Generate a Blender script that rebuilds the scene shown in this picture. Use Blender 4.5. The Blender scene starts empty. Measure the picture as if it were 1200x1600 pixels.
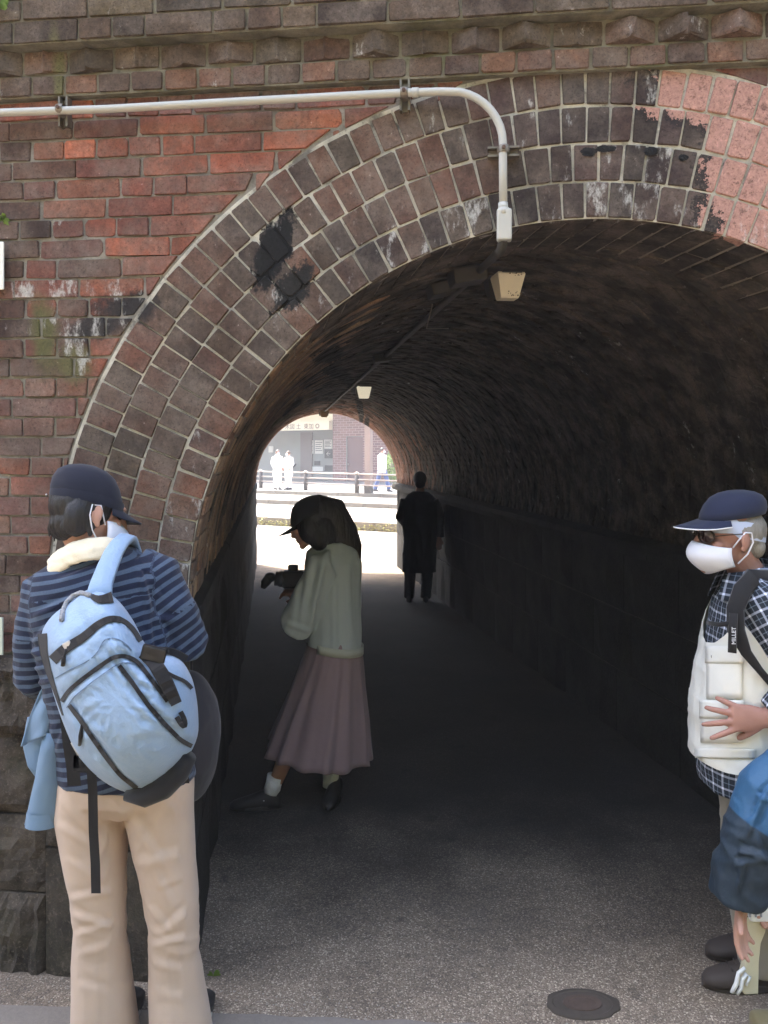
import bpy, bmesh, math, random
from mathutils import Vector, Matrix, noise
from math import sin, cos, tan, pi, radians, sqrt, atan2, hypot

# ---------------------------------------------------------------- camera, sky, sun, exposure
scene = bpy.context.scene
EYE = 1.725                     # camera height above the near pavement
FPX = 1300.0                    # focal length in pixels of the 1200x1600 photograph
cam_data = bpy.data.cameras.new("camera")
cam = bpy.data.objects.new("camera", cam_data)
scene.collection.objects.link(cam)
cam.location = (0, 0, EYE)
cam.rotation_euler = (radians(90), 0, 0)
cam_data.sensor_fit = 'VERTICAL'
cam_data.sensor_height = 36.0
cam_data.lens = FPX / 1600.0 * 36.0
cam_data.shift_y = -90.0 / 1600.0
cam_data.clip_start = 0.05
cam_data.clip_end = 500
scene.camera = cam

SUN_EL, SUN_AZ = radians(60), radians(-38)      # azimuth from +Y, towards +X positive
world = bpy.data.worlds.new("World")
scene.world = world
world.use_nodes = True
wn = world.node_tree
sky = wn.nodes.new("ShaderNodeTexSky")
sky.sky_type = 'NISHITA'
sky.sun_disc = False
sky.sun_elevation = SUN_EL
sky.sun_rotation = SUN_AZ
sky.air_density = 1.0
sky.dust_density = 4.0
sky.ozone_density = 0.5
bg = next(n for n in wn.nodes if n.type == 'BACKGROUND')
bg.inputs['Strength'].default_value = 0.15
wn.links.new(sky.outputs[0], bg.inputs['Color'])

sun_l = bpy.data.lights.new("sun", 'SUN')
sun_l.energy = 2.1
sun_l.angle = radians(0.53)
sun_l.color = (1.0, 0.95, 0.87)
sun = bpy.data.objects.new("sun", sun_l)
scene.collection.objects.link(sun)
to_sun = Vector((sin(SUN_AZ) * cos(SUN_EL), cos(SUN_AZ) * cos(SUN_EL), sin(SUN_EL)))
sun.rotation_euler = to_sun.to_track_quat('Z', 'Y').to_euler()
sun.location = (0, 0, 30)

scene.view_settings.view_transform = 'Standard'
scene.view_settings.look = 'None'
scene.view_settings.gamma = 1.0
scene.view_settings.use_curve_mapping = False
scene.view_settings.exposure = 3.1
scene.view_settings.use_white_balance = True
scene.view_settings.white_balance_temperature = 6850
scene.view_settings.white_balance_tint = 10.5
scene.render.engine = 'CYCLES'
scene.cycles.max_bounces = 10
scene.cycles.diffuse_bounces = 6
scene.cycles.use_denoising = True

random.seed(7)
COL = scene.collection

# ---------------------------------------------------------------- helpers
def lin(c):
    return c / 12.92 if c <= 0.04045 else ((c + 0.055) / 1.055) ** 2.4
def rgb(r, g, b, gain=1.0):
    return tuple(min(0.95, lin(v / 255.0) * gain) for v in (r, g, b)) + (1.0,)

def tag(o, label=None, cat=None, group=None, kind=None):
    if label: o["label"] = label
    if cat: o["category"] = cat
    if group: o["group"] = group
    if kind: o["kind"] = kind
    return o
def link(name, me, mat=None, parent=None, smooth=False):
    o = bpy.data.objects.new(name, me)
    COL.objects.link(o)
    if mat is not None and len(me.materials) == 0: me.materials.append(mat)
    if parent is not None: o.parent = parent
    if smooth:
        me.polygons.foreach_set("use_smooth", [True] * len(me.polygons))
    return o
def empty(name, loc=(0, 0, 0), parent=None):
    o = bpy.data.objects.new(name, None)
    o.empty_display_size = 0.1
    o.location = loc
    COL.objects.link(o)
    if parent is not None: o.parent = parent
    return o
def mesh_of(name, verts, faces):
    me = bpy.data.meshes.new(name)
    me.from_pydata([tuple(v) for v in verts], [], faces)
    me.update()
    return me
def bm_mesh(name, bm):
    me = bpy.data.meshes.new(name)
    bmesh.ops.recalc_face_normals(bm, faces=bm.faces)
    bm.to_mesh(me); bm.free(); me.update()
    return me

class MB:
    """collects geometry for one mesh"""
    def __init__(s): s.v = []; s.f = []
    def add(s, vs, fs):
        b = len(s.v); s.v += [Vector(v) for v in vs]; s.f += [tuple(b + i for i in f) for f in fs]
    def box(s, c, size, M=None, bev=0.0):
        c = Vector(c); hx, hy, hz = [d / 2 for d in size]
        if bev <= 0:
            vs = [Vector((x * hx, y * hy, z * hz)) for x in (-1, 1) for y in (-1, 1) for z in (-1, 1)]
            fs = [(0, 1, 3, 2), (4, 6, 7, 5), (0, 4, 5, 1), (2, 3, 7, 6), (0, 2, 6, 4), (1, 5, 7, 3)]
        else:
            bm = bmesh.new(); bmesh.ops.create_cube(bm, size=1)
            for v in bm.verts: v.co = Vector((v.co.x * size[0], v.co.y * size[1], v.co.z * size[2]))
            bmesh.ops.bevel(bm, geom=bm.edges[:], offset=bev, segments=2, affect='EDGES', profile=0.5)
            bm.verts.index_update()
            vs = [v.co.copy() for v in bm.verts]; fs = [tuple(v.index for v in f.verts) for f in bm.faces]; bm.free()
        if M is not None: vs = [M @ v for v in vs]
        s.add([v + c for v in vs], fs)
    def tube(s, pts, rad, n=10, cap=True, up=None, flat=None):
        """tube along pts; rad a number or a list (numbers or (ru, rv)); flat ignored"""
        pts = [Vector(p) for p in pts]; m = len(pts)
        if not isinstance(rad, (list,)): rad = [rad] * m
        T = []
        for i in range(m):
            a = pts[max(0, i - 1)]; b = pts[min(m - 1, i + 1)]
            d = (b - a); T.append(d.normalized() if d.length > 1e-9 else Vector((0, 0, 1)))
        ref = Vector(up) if up is not None else (Vector((0, 0, 1)) if abs(T[0].z) < 0.9 else Vector((0, 1, 0)))
        U = (ref - T[0] * ref.dot(T[0])).normalized()
        b0 = len(s.v); vs = []; fs = []
        for i in range(m):
            if i > 0:
                U = (U - T[i] * U.dot(T[i]))
                U = U.normalized() if U.length > 1e-6 else T[i].orthogonal().normalized()
            V = T[i].cross(U)
            r = rad[i]; ru, rv = (r if isinstance(r, tuple) else (r, r))
            for k in range(n):
                a = 2 * pi * k / n
                vs.append(pts[i] + U * (cos(a) * ru) + V * (sin(a) * rv))
        for i in range(m - 1):
            for k in range(n):
                k2 = (k + 1) % n
                fs.append((i * n + k, i * n + k2, (i + 1) * n + k2, (i + 1) * n + k))
        if cap:
            fs.append(tuple(reversed(range(n)))); fs.append(tuple((m - 1) * n + k for k in range(n)))
        s.add(vs, fs)
    def rings(s, rings, cap=True):
        n = len(rings[0]); vs = [p for r in rings for p in r]; fs = []
        for i in range(len(rings) - 1):
            for k in range(n):
                k2 = (k + 1) % n
                fs.append((i * n + k, i * n + k2, (i + 1) * n + k2, (i + 1) * n + k))
        if cap:
            fs.append(tuple(reversed(range(n)))); fs.append(tuple((len(rings) - 1) * n + k for k in range(n)))
        s.add(vs, fs)
    def ell(s, c, r, M=None, nu=16, nv=10):
        c = Vector(c); vs = []; fs = []
        for j in range(1, nv):
            ph = pi * j / nv
            for i in range(nu):
                th = 2 * pi * i / nu
                v = Vector((r[0] * sin(ph) * cos(th), r[1] * sin(ph) * sin(th), r[2] * cos(ph)))
                vs.append((M @ v if M is not None else v) + c)
        t = Vector((0, 0, r[2])); b = Vector((0, 0, -r[2]))
        if M is not None: t = M @ t; b = M @ b
        vs += [t + c, b + c]
        for j in range(nv - 2):
            for i in range(nu):
                i2 = (i + 1) % nu
                fs.append((j * nu + i, (j + 1) * nu + i, (j + 1) * nu + i2, j * nu + i2))
        T = (nv - 1) * nu
        for i in range(nu):
            i2 = (i + 1) % nu
            fs.append((T, i, i2)); fs.append((T + 1, (nv - 2) * nu + i2, (nv - 2) * nu + i))
        s.add(vs, fs)
    def mesh(s, name): return mesh_of(name, s.v, s.f)
    def build(s, name, mat, parent=None, smooth=False): return link(name, s.mesh(name), mat, parent, smooth)

# ---------------------------------------------------------------- material helpers
class NT:
    def __init__(s, name):
        s.m = bpy.data.materials.new(name); s.m.use_nodes = True
        s.t = s.m.node_tree; s.p = next(n for n in s.t.nodes if n.type == 'BSDF_PRINCIPLED')
        s.out = next(n for n in s.t.nodes if n.type == 'OUTPUT_MATERIAL')
    def n(s, typ, **kw):
        nd = s.t.nodes.new(typ)
        for k, v in kw.items():
            if k.startswith('i_'):
                key = k[2:]; key = int(key) if key.isdigit() else key
                s.set(nd.inputs[key], v)
            else: setattr(nd, k, v)
        return nd
    def set(s, sock, v):
        if isinstance(v, bpy.types.NodeSocket): s.t.links.new(v, sock)
        else: sock.default_value = v
    def math(s, op, a, b=0.0, c=0.0, clamp=False):
        nd = s.t.nodes.new('ShaderNodeMath'); nd.operation = op; nd.use_clamp = clamp
        s.set(nd.inputs[0], a); s.set(nd.inputs[1], b); s.set(nd.inputs[2], c); return nd.outputs[0]
    def noise(s, vec, scale, detail=4, rough=0.55, out=0):
        nd = s.t.nodes.new('ShaderNodeTexNoise'); nd.inputs['Scale'].default_value = scale
        nd.inputs['Detail'].default_value = detail; nd.inputs['Roughness'].default_value = rough
        if vec is not None: s.t.links.new(vec, nd.inputs['Vector'])
        return nd.outputs[out]
    def vor(s, vec, scale, feature='F1', out='Distance'):
        nd = s.t.nodes.new('ShaderNodeTexVoronoi'); nd.feature = feature; nd.inputs['Scale'].default_value = scale
        s.t.links.new(vec, nd.inputs['Vector']); return nd.outputs[out]
    def ramp(s, fac, stops, interp='LINEAR'):
        nd = s.t.nodes.new('ShaderNodeValToRGB'); cr = nd.color_ramp; cr.interpolation = interp
        while len(cr.elements) < len(stops): cr.elements.new(0.5)
        for e, (p, c) in zip(cr.elements, stops):
            e.position = p; e.color = c if isinstance(c, tuple) else (c, c, c, 1)
        s.t.links.new(fac, nd.inputs[0]); return nd.outputs[0]
    def mix(s, fac, a, b, blend='MIX'):
        nd = s.t.nodes.new('ShaderNodeMix'); nd.data_type = 'RGBA'; nd.blend_type = blend
        s.set(nd.inputs[0], fac); s.set(nd.inputs[6], a); s.set(nd.inputs[7], b); return nd.outputs[2]
    def smooth(s, v, lo, hi):
        nd = s.t.nodes.new('ShaderNodeMapRange'); nd.interpolation_type = 'SMOOTHSTEP'
        s.set(nd.inputs[0], v); nd.inputs[1].default_value = lo; nd.inputs[2].default_value = hi
        return nd.outputs[0]
    def pos(s): return s.n('ShaderNodeNewGeometry').outputs['Position']
    def obj(s): return s.n('ShaderNodeTexCoord').outputs['Object']
    def attr(s, name, out='Fac'): return s.n('ShaderNodeAttribute', attribute_name=name).outputs[out]
    def scale(s, vec, sc):
        nd = s.t.nodes.new('ShaderNodeVectorMath'); nd.operation = 'MULTIPLY'
        s.t.links.new(vec, nd.inputs[0]); nd.inputs[1].default_value = sc; return nd.outputs[0]
    def bump(s, h, strength=0.3, dist=0.01):
        nd = s.t.nodes.new('ShaderNodeBump'); nd.inputs['Strength'].default_value = strength
        nd.inputs['Distance'].default_value = dist; s.t.links.new(h, nd.inputs['Height'])
        s.t.links.new(nd.outputs[0], s.p.inputs['Normal']); return nd
    def stain(s, c, p, centre, rx, rz, ang, col, soft=.14, namp=1.25, nscale=17.0):
        # ragged stain on the wall plane: ellipse in X/Z turned by ang
        sx = s.n('ShaderNodeSeparateXYZ'); s.t.links.new(p, sx.inputs[0])
        dx = s.math('SUBTRACT', sx.outputs['X'], centre[0]); dz = s.math('SUBTRACT', sx.outputs['Z'], centre[2])
        a = s.math('DIVIDE', s.math('ADD', s.math('MULTIPLY', dx, cos(ang)), s.math('MULTIPLY', dz, sin(ang))), rx)
        b = s.math('DIVIDE', s.math('ADD', s.math('MULTIPLY', dx, -sin(ang)), s.math('MULTIPLY', dz, cos(ang))), rz)
        r = s.math('SQRT', s.math('ADD', s.math('MULTIPLY', a, a), s.math('MULTIPLY', b, b)))
        n = s.math('ADD', s.math('MULTIPLY', s.math('SUBTRACT', s.noise(p, nscale, 7, .75), .5), namp * 1.6), s.math('MULTIPLY', s.math('SUBTRACT', s.noise(s.scale(p, (1, 1, .3)), nscale * 3, 4, .7), .5), namp * .7))
        k = s.math('SUBTRACT', 1.0, s.smooth(s.math('ADD', r, n), 1 - soft, 1 + soft))
        return s.mix(k, c, col)
    def fin(s, color=None, rough=None, metal=None, spec=None):
        if color is not None: s.set(s.p.inputs['Base Color'], color)
        if rough is not None: s.set(s.p.inputs['Roughness'], rough)
        if metal is not None: s.p.inputs['Metallic'].default_value = metal
        if spec is not None: s.p.inputs['Specular IOR Level'].default_value = spec
        return s.m

def mat_simple(name, col, rough=0.7, metal=0.0, var=0.12, vscale=30.0, bump=0.15, bscale=120.0, spec=0.4):
    t = NT(name); p = t.obj()
    n1 = t.noise(p, vscale, 5)
    c = t.mix(t.math('MULTIPLY', n1, 1.0), tuple(v * (1 - var) for v in col[:3]) + (1,), tuple(min(.95, v * (1 + var)) for v in col[:3]) + (1,))
    t.bump(t.noise(p, bscale, 4), bump, 0.003)
    return t.fin(c, rough, metal, spec)
def mat_cloth(name, col, weave=420.0, rough=0.9, var=0.1, fold=0.35, sheen=0.15, fscale=9.0):
    t = NT(name); p = t.obj()
    n1 = t.noise(p, 6, 4)
    c = t.mix(n1, tuple(v * (1 - var) for v in col[:3]) + (1,), tuple(min(.95, v * (1 + var)) for v in col[:3]) + (1,))
    h = t.math('ADD', t.math('MULTIPLY', t.noise(p, fscale, 3, 0.5), 1.0), t.math('MULTIPLY', t.noise(p, weave, 2), 0.06))
    t.bump(h, fold, 0.03)
    m = t.fin(c, rough, 0, 0.2)
    t.p.inputs['Sheen Weight'].default_value = sheen
    return m

STAIN_A = (-0.362, 2.71, 2.386); STAIN_B = (-0.30, 2.71, 2.26)
def brick_material(name, dark=1.0):
    t = NT(name); p = t.pos()
    col = t.n('ShaderNodeAttribute', attribute_name='Col')
    base = col.outputs['Color']; eff = col.outputs['Alpha']
    if dark != 1.0: base = t.mix(1.0, base, (dark * 1.03, dark * .96, dark * .90, 1), 'MULTIPLY')
    big = t.noise(p, 3.1, 5); mid = t.noise(p, 17, 6, 0.65); fine = t.noise(p, 140, 4, 0.7)
    c = t.mix(t.smooth(mid, 0.3, 0.75), t.mix(1.0, base, (0.66, 0.62, 0.60, 1), 'MULTIPLY'), t.mix(1.0, base, (1.18, 1.12, 1.08, 1), 'MULTIPLY'))
    soot = t.smooth(big, 0.46, 0.68)
    c = t.mix(t.math('MULTIPLY', soot, 0.42), c, (0.05, 0.045, 0.042, 1))
    dust = t.math('MULTIPLY', t.smooth(t.noise(p, 6.5, 6, 0.7), 0.38, 0.68), 0.48)
    c = t.mix(dust, c, rgb(128, 116, 106))
    stre = t.smooth(t.noise(t.scale(p, (1, 1, .22)), 34, 5, .7), .58, .74)
    c = t.mix(t.math('MULTIPLY', stre, .35), c, (0.045, 0.042, 0.04, 1))
    # painted repair patch with ragged edge
    pk = t.attr('pk')
    pkn = t.math('ADD', t.math('ADD', pk, t.math('MULTIPLY', t.math('SUBTRACT', t.noise(p, 16, 6, 0.75), 0.5), 0.30)), t.math('MULTIPLY', t.math('SUBTRACT', t.noise(p, 85, 4, .7), .5), .10))
    pm = t.smooth(pkn, -0.002, 0.004)
    pinkc = t.mix(t.noise(p, 12, 3), rgb(166, 124, 112), rgb(180, 140, 128))
    edge = t.math('MULTIPLY', t.smooth(pkn, -0.05, -0.02), t.smooth(t.noise(p, 26, 4), 0.38, 0.5))
    c = t.mix(t.math('MULTIPLY', edge, 0.85), c, (0.02, 0.018, 0.018, 1))
    pinkc = t.mix(t.math('MULTIPLY', t.smooth(t.noise(p, 22, 6, .75), .56, .66), .7), pinkc, rgb(98, 74, 68))
    pinkc = t.mix(t.math('MULTIPLY', t.smooth(t.noise(p, 60, 4, .7), .60, .68), .6), pinkc, rgb(52, 46, 44))
    c = t.mix(pm, c, pinkc)
    c = t.stain(c, p, STAIN_A, .052, .125, -.42, (0.012, 0.0115, 0.0115, 1))
    c = t.stain(c, p, STAIN_B, .05, .09, -.6, (0.02, 0.019, 0.018, 1), .15, 1.5, 22)
    c = t.stain(c, p, (-1.142, 2.80, 2.135), .045, .12, .1, (0.10, 0.095, 0.04, 1), .5, 1.2, 12)
    c = t.stain(c, p, (-1.041, 2.79, 2.03), .06, .06, 0, (0.11, 0.10, 0.045, 1), .5, 1.2, 16)
    c = t.stain(c, p, (-1.075, 2.79, 2.98), .02, .12, 0, (0.12, 0.11, 0.05, 1), .5, 1.0, 16)
    c = t.stain(c, p, (-.852, 2.77, 2.215), .11, .05, 0, (0.03, 0.026, 0.025, 1), .4, 1.2, 15)
    c = t.stain(c, p, (-.95, 2.78, 2.15), .10, .04, .3, (0.035, 0.03, 0.028, 1), .4, 1.2, 15)
    # lime bloom: alpha 1 = clean
    amt = t.math('SUBTRACT', 1.0, eff)
    wn1 = t.noise(t.scale(p, (1, 1, 0.45)), 21, 7, 0.72)
    m1 = t.smooth(t.math('ADD', wn1, t.math('MULTIPLY', amt, 0.36)), 0.70, 0.83)
    c = t.mix(t.math('MULTIPLY', m1, 0.75), c, (0.50, 0.49, 0.46, 1))
    spk = t.smooth(t.noise(p, 75, 3), 0.72, 0.78)
    c = t.mix(t.math('MULTIPLY', spk, 0.4), c, (0.42, 0.40, 0.36, 1))
    gr1 = t.noise(p, 75, 5, .75)
    c = t.mix(1.0, c, t.ramp(gr1, [(.28, .50), (.45, .95), (.56, 1.08), (.72, 1.55)]), 'MULTIPLY')
    pits = t.smooth(fine, 0.34, 0.46)
    c = t.mix(pits, t.mix(1.0, c, (0.55, 0.52, 0.5, 1), 'MULTIPLY'), c)

    h = t.math('ADD', t.math('MULTIPLY', mid, 0.7), t.math('MULTIPLY', fine, 0.35))
    t.bump(h, 0.55, 0.006)
    return t.fin(c, 0.88, 0, 0.25)

def mortar_material(name, a, b, moss=0.35, ringed=False):
    t = NT(name); p = t.pos()
    n1 = t.noise(p, 9, 6, 0.65); n2 = t.noise(p, 90, 4, 0.7)
    c = t.mix(t.smooth(n1, 0.3, 0.7), a, b)
    c = t.mix(t.math('MULTIPLY', t.smooth(n2, 0.55, 0.7), 0.5), c, (0.08, 0.075, 0.07, 1))
    c = t.mix(t.math('MULTIPLY', t.smooth(t.noise(p, 2.3, 5), 0.56, 0.7), moss), c, (0.09, 0.095, 0.035, 1))
    if ringed:
        c = t.stain(c, p, STAIN_A, .060, .135, -.42, (0.012, 0.0115, 0.0115, 1)); c = t.stain(c, p, STAIN_B, .055, .095, -.6, (0.02, 0.019, 0.018, 1), .15, 1.5, 22)
        c = t.mix(t.math('MULTIPLY', t.smooth(t.noise(p, 5.5, 6, .7), .55, .68), .75), c, (0.05, 0.047, 0.044, 1))
    t.bump(t.math('ADD', n2, n1), 0.6, 0.008)
    return t.fin(c, 0.95, 0, 0.2)

M_BRICK = brick_material("brick_clay", 0.92)
M_MORTAR = mortar_material("lime_mortar", rgb(108, 103, 95), rgb(156, 151, 141), .3)
M_RINGMORTAR = mortar_material("pale_lime_mortar", rgb(150, 147, 137), rgb(208, 203, 188), 0.06, True)

def stone_material(name, a, b, moss=0.5, scale=1.0):
    t = NT(name); p = t.pos()
    n1 = t.noise(p, 4 * scale, 7, 0.68); n2 = t.noise(p, 60 * scale, 5, 0.75); v = t.noise(p, 210 * scale, 2)
    c = t.mix(t.smooth(n1, 0.32, 0.7), a, b)
    c = t.mix(t.math('MULTIPLY', t.smooth(n2, 0.5, 0.72), 0.6), c, tuple(min(.9, x * 1.9) for x in b[:3]) + (1,))
    c = t.mix(t.math('MULTIPLY', t.smooth(v, 0.55, 0.7), 0.5), c, (0.03, 0.03, 0.028, 1))
    c = t.mix(t.math('MULTIPLY', t.smooth(t.noise(p, 3.0, 5, 0.6), 0.5, 0.68), moss), c, (0.045, 0.05, 0.02, 1))
    t.bump(t.math('ADD', t.math('MULTIPLY', n1, 1.4), n2), 0.7, 0.012)
    return t.fin(c, 0.9, 0, 0.25)
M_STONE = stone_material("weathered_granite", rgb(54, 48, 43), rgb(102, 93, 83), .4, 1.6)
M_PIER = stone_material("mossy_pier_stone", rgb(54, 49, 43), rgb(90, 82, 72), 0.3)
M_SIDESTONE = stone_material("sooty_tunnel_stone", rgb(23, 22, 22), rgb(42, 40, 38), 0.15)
# ---------------------------------------------------------------- layout of wall and tunnel
TH = math.atan(0.111)                        # the portal wall turns 6 degrees from the view axis
WU = Vector((cos(TH), -sin(TH), 0))          # along the wall
WN = Vector((sin(TH), cos(TH), 0))           # into the hill
W0 = Vector((0, 2.675, 0))
PH = radians(7.75)
AX = Vector((-sin(PH), cos(PH), 0))          # tunnel axis
AW = Vector((cos(PH), sin(PH), 0))           # across the tunnel
SPRING = 1.225
TUN = Vector((0.631, 2.605, SPRING))
TR = 1.24                                    # vault radius
TL = 12.39
SKEW = AW.dot(WN) / AX.dot(WN)
S0 = (Vector((TUN.x, TUN.y, 0)) - W0).dot(WU)
EA, EB = 1.283, 1.235                        # arch opening in the wall plane (half width, rise)
RINGW = 0.472
FLOOR_DROP = 0.255

def wp(s, z, d=0.0):
    """point on the wall: s along, z up, d out of the wall towards the viewer"""
    v = W0 + WU * s - WN * d
    return Vector((v.x, v.y, z))
def px_wall(x, y):
    """photo pixel to wall coordinates (s, z)"""
    Y = 2.675 / (1 + (x - 600) / FPX * 0.111)
    X = (x - 600) / FPX * Y
    return X / cos(TH), EYE - (y - 710) / FPX * Y
def px_of(s, z):
    v = wp(s, z); return 600 + v.x / v.y * FPX, 710 + (EYE - z) / v.y * FPX
def px_at(x, y, Y):
    return Vector(((x - 600) / FPX * Y, Y, EYE - (y - 710) / FPX * Y))
def tun(al, t, r=TR):
    return TUN + AX * t + AW * (r * cos(al)) + Vector((0, 0, r * sin(al)))
def floor_z(Y):
    return 0.0 if Y < 2.6 else max(-FLOOR_DROP, -FLOOR_DROP * (Y - 2.6) / 12.28)

def set_attrs(me, cols, pks):
    """per-vertex colour (rgba) and patch distance"""
    ca = me.color_attributes.new("Col", 'FLOAT_COLOR', 'POINT')
    flat = [x for c in cols for x in c]; ca.data.foreach_set("color", flat)
    pa = me.attributes.new("pk", 'FLOAT', 'POINT'); pa.data.foreach_set("value", pks)

def brick_piece(name, corners, proud, back, col, parent, place, pkf=None, chip=1.0, rnd=random, mat=None):
    """one brick: corners = 4 (a,b) points anticlockwise in a surface, place(a,b,depth)->3D; chamfered and chipped"""
    c = [Vector((q[0], q[1])) for q in corners]
    rim = []
    for i in range(4):
        p = c[i]; a = c[i - 1]; b = c[(i + 1) % 4]
        ka = min(0.4, rnd.uniform(0.0010, 0.0038) * chip / max(1e-4, (a - p).length))
        kb = min(0.4, rnd.uniform(0.0010, 0.0038) * chip / max(1e-4, (b - p).length))
        j = Vector((rnd.uniform(-1, 1), rnd.uniform(-1, 1))) * 0.0023
        rim += [p + (a - p) * ka + j, p + (b - p) * kb + j]
    ctr = sum(rim, Vector((0, 0))) / 8
    ins = 0.0026
    front = []
    for q in rim:
        d = ctr - q; front.append(q + d * min(0.4, ins / max(1e-4, d.length)) * rnd.uniform(0.6, 1.6))
    tilt = (rnd.uniform(-.0015, .0015), rnd.uniform(-.0015, .0015), rnd.uniform(-.0015, .0015))
    def dp(q): return proud + tilt[0] + (q.x - ctr.x) * tilt[1] * 10 + (q.y - ctr.y) * tilt[2] * 10
    vs = [place(q.x, q.y, -back) for q in rim] + [place(q.x, q.y, dp(q) - 0.0032) for q in rim] + [place(q.x, q.y, dp(q)) for q in front]
    fs = []
    for k in range(8):
        k2 = (k + 1) % 8
        fs.append((k, k2, 8 + k2, 8 + k)); fs.append((8 + k, 8 + k2, 16 + k2, 16 + k))
    fs.append(tuple(range(16, 24)))
    me = mesh_of(name, vs, fs)
    flat = rim + rim + front
    set_attrs(me, [col] * 24, [pkf(q.x, q.y) if pkf else -1.0 for q in flat])
    return link(name, me, mat or M_BRICK, parent)

# ---------------------------------------------------------------- ground
def ground_material(name="worn_asphalt", tunnel_shade=False):
    t = NT(name); p = t.pos()
    n1 = t.noise(p, 1.6, 6, 0.6); n2 = t.noise(p, 26, 5, 0.7)
    v = t.n('ShaderNodeTexVoronoi'); v.inputs['Scale'].default_value = 230; t.t.links.new(p, v.inputs['Vector'])
    agg = t.ramp(t.n('ShaderNodeSeparateColor', i_0=v.outputs['Color']).outputs[0],
                 [(0.0, rgb(112, 105, 98)), (0.35, rgb(134, 126, 117)), (0.62, rgb(148, 139, 129)), (0.86, rgb(166, 157, 145)), (0.98, rgb(214, 207, 194))])
    c = t.mix(1.0, agg, t.mix(t.smooth(n1, 0.3, 0.75), (0.66, 0.60, 0.54, 1), (1.14, 1.04, 0.92, 1)), 'MULTIPLY')
    c = t.mix(t.math('MULTIPLY', t.smooth(n2, 0.5, 0.72), 0.35), c, rgb(92, 86, 79))
    c = t.mix(t.math('MULTIPLY', t.smooth(t.noise(p, .9, 5, .6), .5, .62), .35), c, rgb(96, 88, 80))
    ck = t.vor(t.n('ShaderNodeVectorMath', operation='ADD', i_0=p, i_1=t.scale(t.noise(p, 3, 4, .6, 1), (.5, .5, .5))).outputs[0], .55, 'DISTANCE_TO_EDGE')
    c = t.mix(t.math('MULTIPLY', t.math('SUBTRACT', 1.0, t.smooth(ck, .0015, .005)), .22), c, rgb(60, 55, 50))
    c = t.mix(t.math('MULTIPLY', t.smooth(t.noise(p, 7, 5), 0.6, 0.72), 0.5), c, rgb(78, 71, 64))
    if tunnel_shade:      # tunnel shade painted into the floor, ragged at the mouth, fading at exit
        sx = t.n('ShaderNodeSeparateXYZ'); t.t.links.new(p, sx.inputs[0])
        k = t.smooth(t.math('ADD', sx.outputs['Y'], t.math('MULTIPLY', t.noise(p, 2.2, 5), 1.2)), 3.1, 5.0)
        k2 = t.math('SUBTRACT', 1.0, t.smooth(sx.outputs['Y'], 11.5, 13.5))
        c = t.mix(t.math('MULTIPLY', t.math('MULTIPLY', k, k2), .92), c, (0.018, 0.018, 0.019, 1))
    t.bump(t.math('ADD', t.math('MULTIPLY', v.outputs['Distance'], -1.0), t.math('MULTIPLY', n2, 0.6)), 0.7, 0.004)
    return t.fin(c, 0.9, 0, 0.25)
M_ASPHALT = ground_material()
M_PATH = ground_material("shaded_asphalt", True)  # floor material with the tunnel shade in its colour
def sheet(name, quads, mat, kind='structure', parent=None):
    m = MB()
    for q in quads: m.add(q, [tuple(range(len(q)))])
    o = m.build(name, mat, parent)
    if kind: tag(o, kind=kind)
    return o
def plan(sv, dv, z):      # wall coordinates (s, depth into hill) -> ground point
    v = W0 + WU * sv + WN * dv
    return Vector((v.x, v.y, z))
DF = (TUN + AX * TL - W0).dot(WN)             # depth of the far portal plane
g = MB()
g.add([plan(-60, 0.0, 0), plan(-60, -60, 0), plan(60, -60, 0), plan(60, 0.0, 0)], [(0, 1, 2, 3)])
near_ground = tag(g.build("ground", M_ASPHALT), kind='structure')
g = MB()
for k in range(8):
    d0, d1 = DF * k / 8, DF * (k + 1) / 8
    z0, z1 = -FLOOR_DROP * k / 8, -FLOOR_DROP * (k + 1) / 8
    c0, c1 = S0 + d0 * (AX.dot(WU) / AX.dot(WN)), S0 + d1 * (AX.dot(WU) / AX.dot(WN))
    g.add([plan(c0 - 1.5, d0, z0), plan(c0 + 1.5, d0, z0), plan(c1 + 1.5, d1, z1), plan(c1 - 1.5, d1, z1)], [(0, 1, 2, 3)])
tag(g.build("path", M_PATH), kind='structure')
CEXIT = S0 + DF * (AX.dot(WU) / AX.dot(WN))

# ---------------------------------------------------------------- portal wall
def arch_z(s, grow):
    u = (s - S0) / (EA + grow)
    return None if abs(u) >= 1 else SPRING + (EB + grow) * sqrt(1 - u * u)
def arch_s(z, grow, side):
    u = (z - SPRING) / (EB + grow)
    if u >= 1: return None
    if u <= 0: return S0 + side * (EA + grow)
    return S0 + side * (EA + grow) * sqrt(1 - u * u)

portal = empty("brick_tunnel_portal", wp(S0, 0))
tag(portal, "weathered red brick retaining wall with arched tunnel mouth and cornice", "wall")
def wchild(o):            # parent without moving
    o.parent = portal; o.matrix_parent_inverse = portal.matrix_basis.inverted(); return o

WALL_TOP = 7.0
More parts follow.
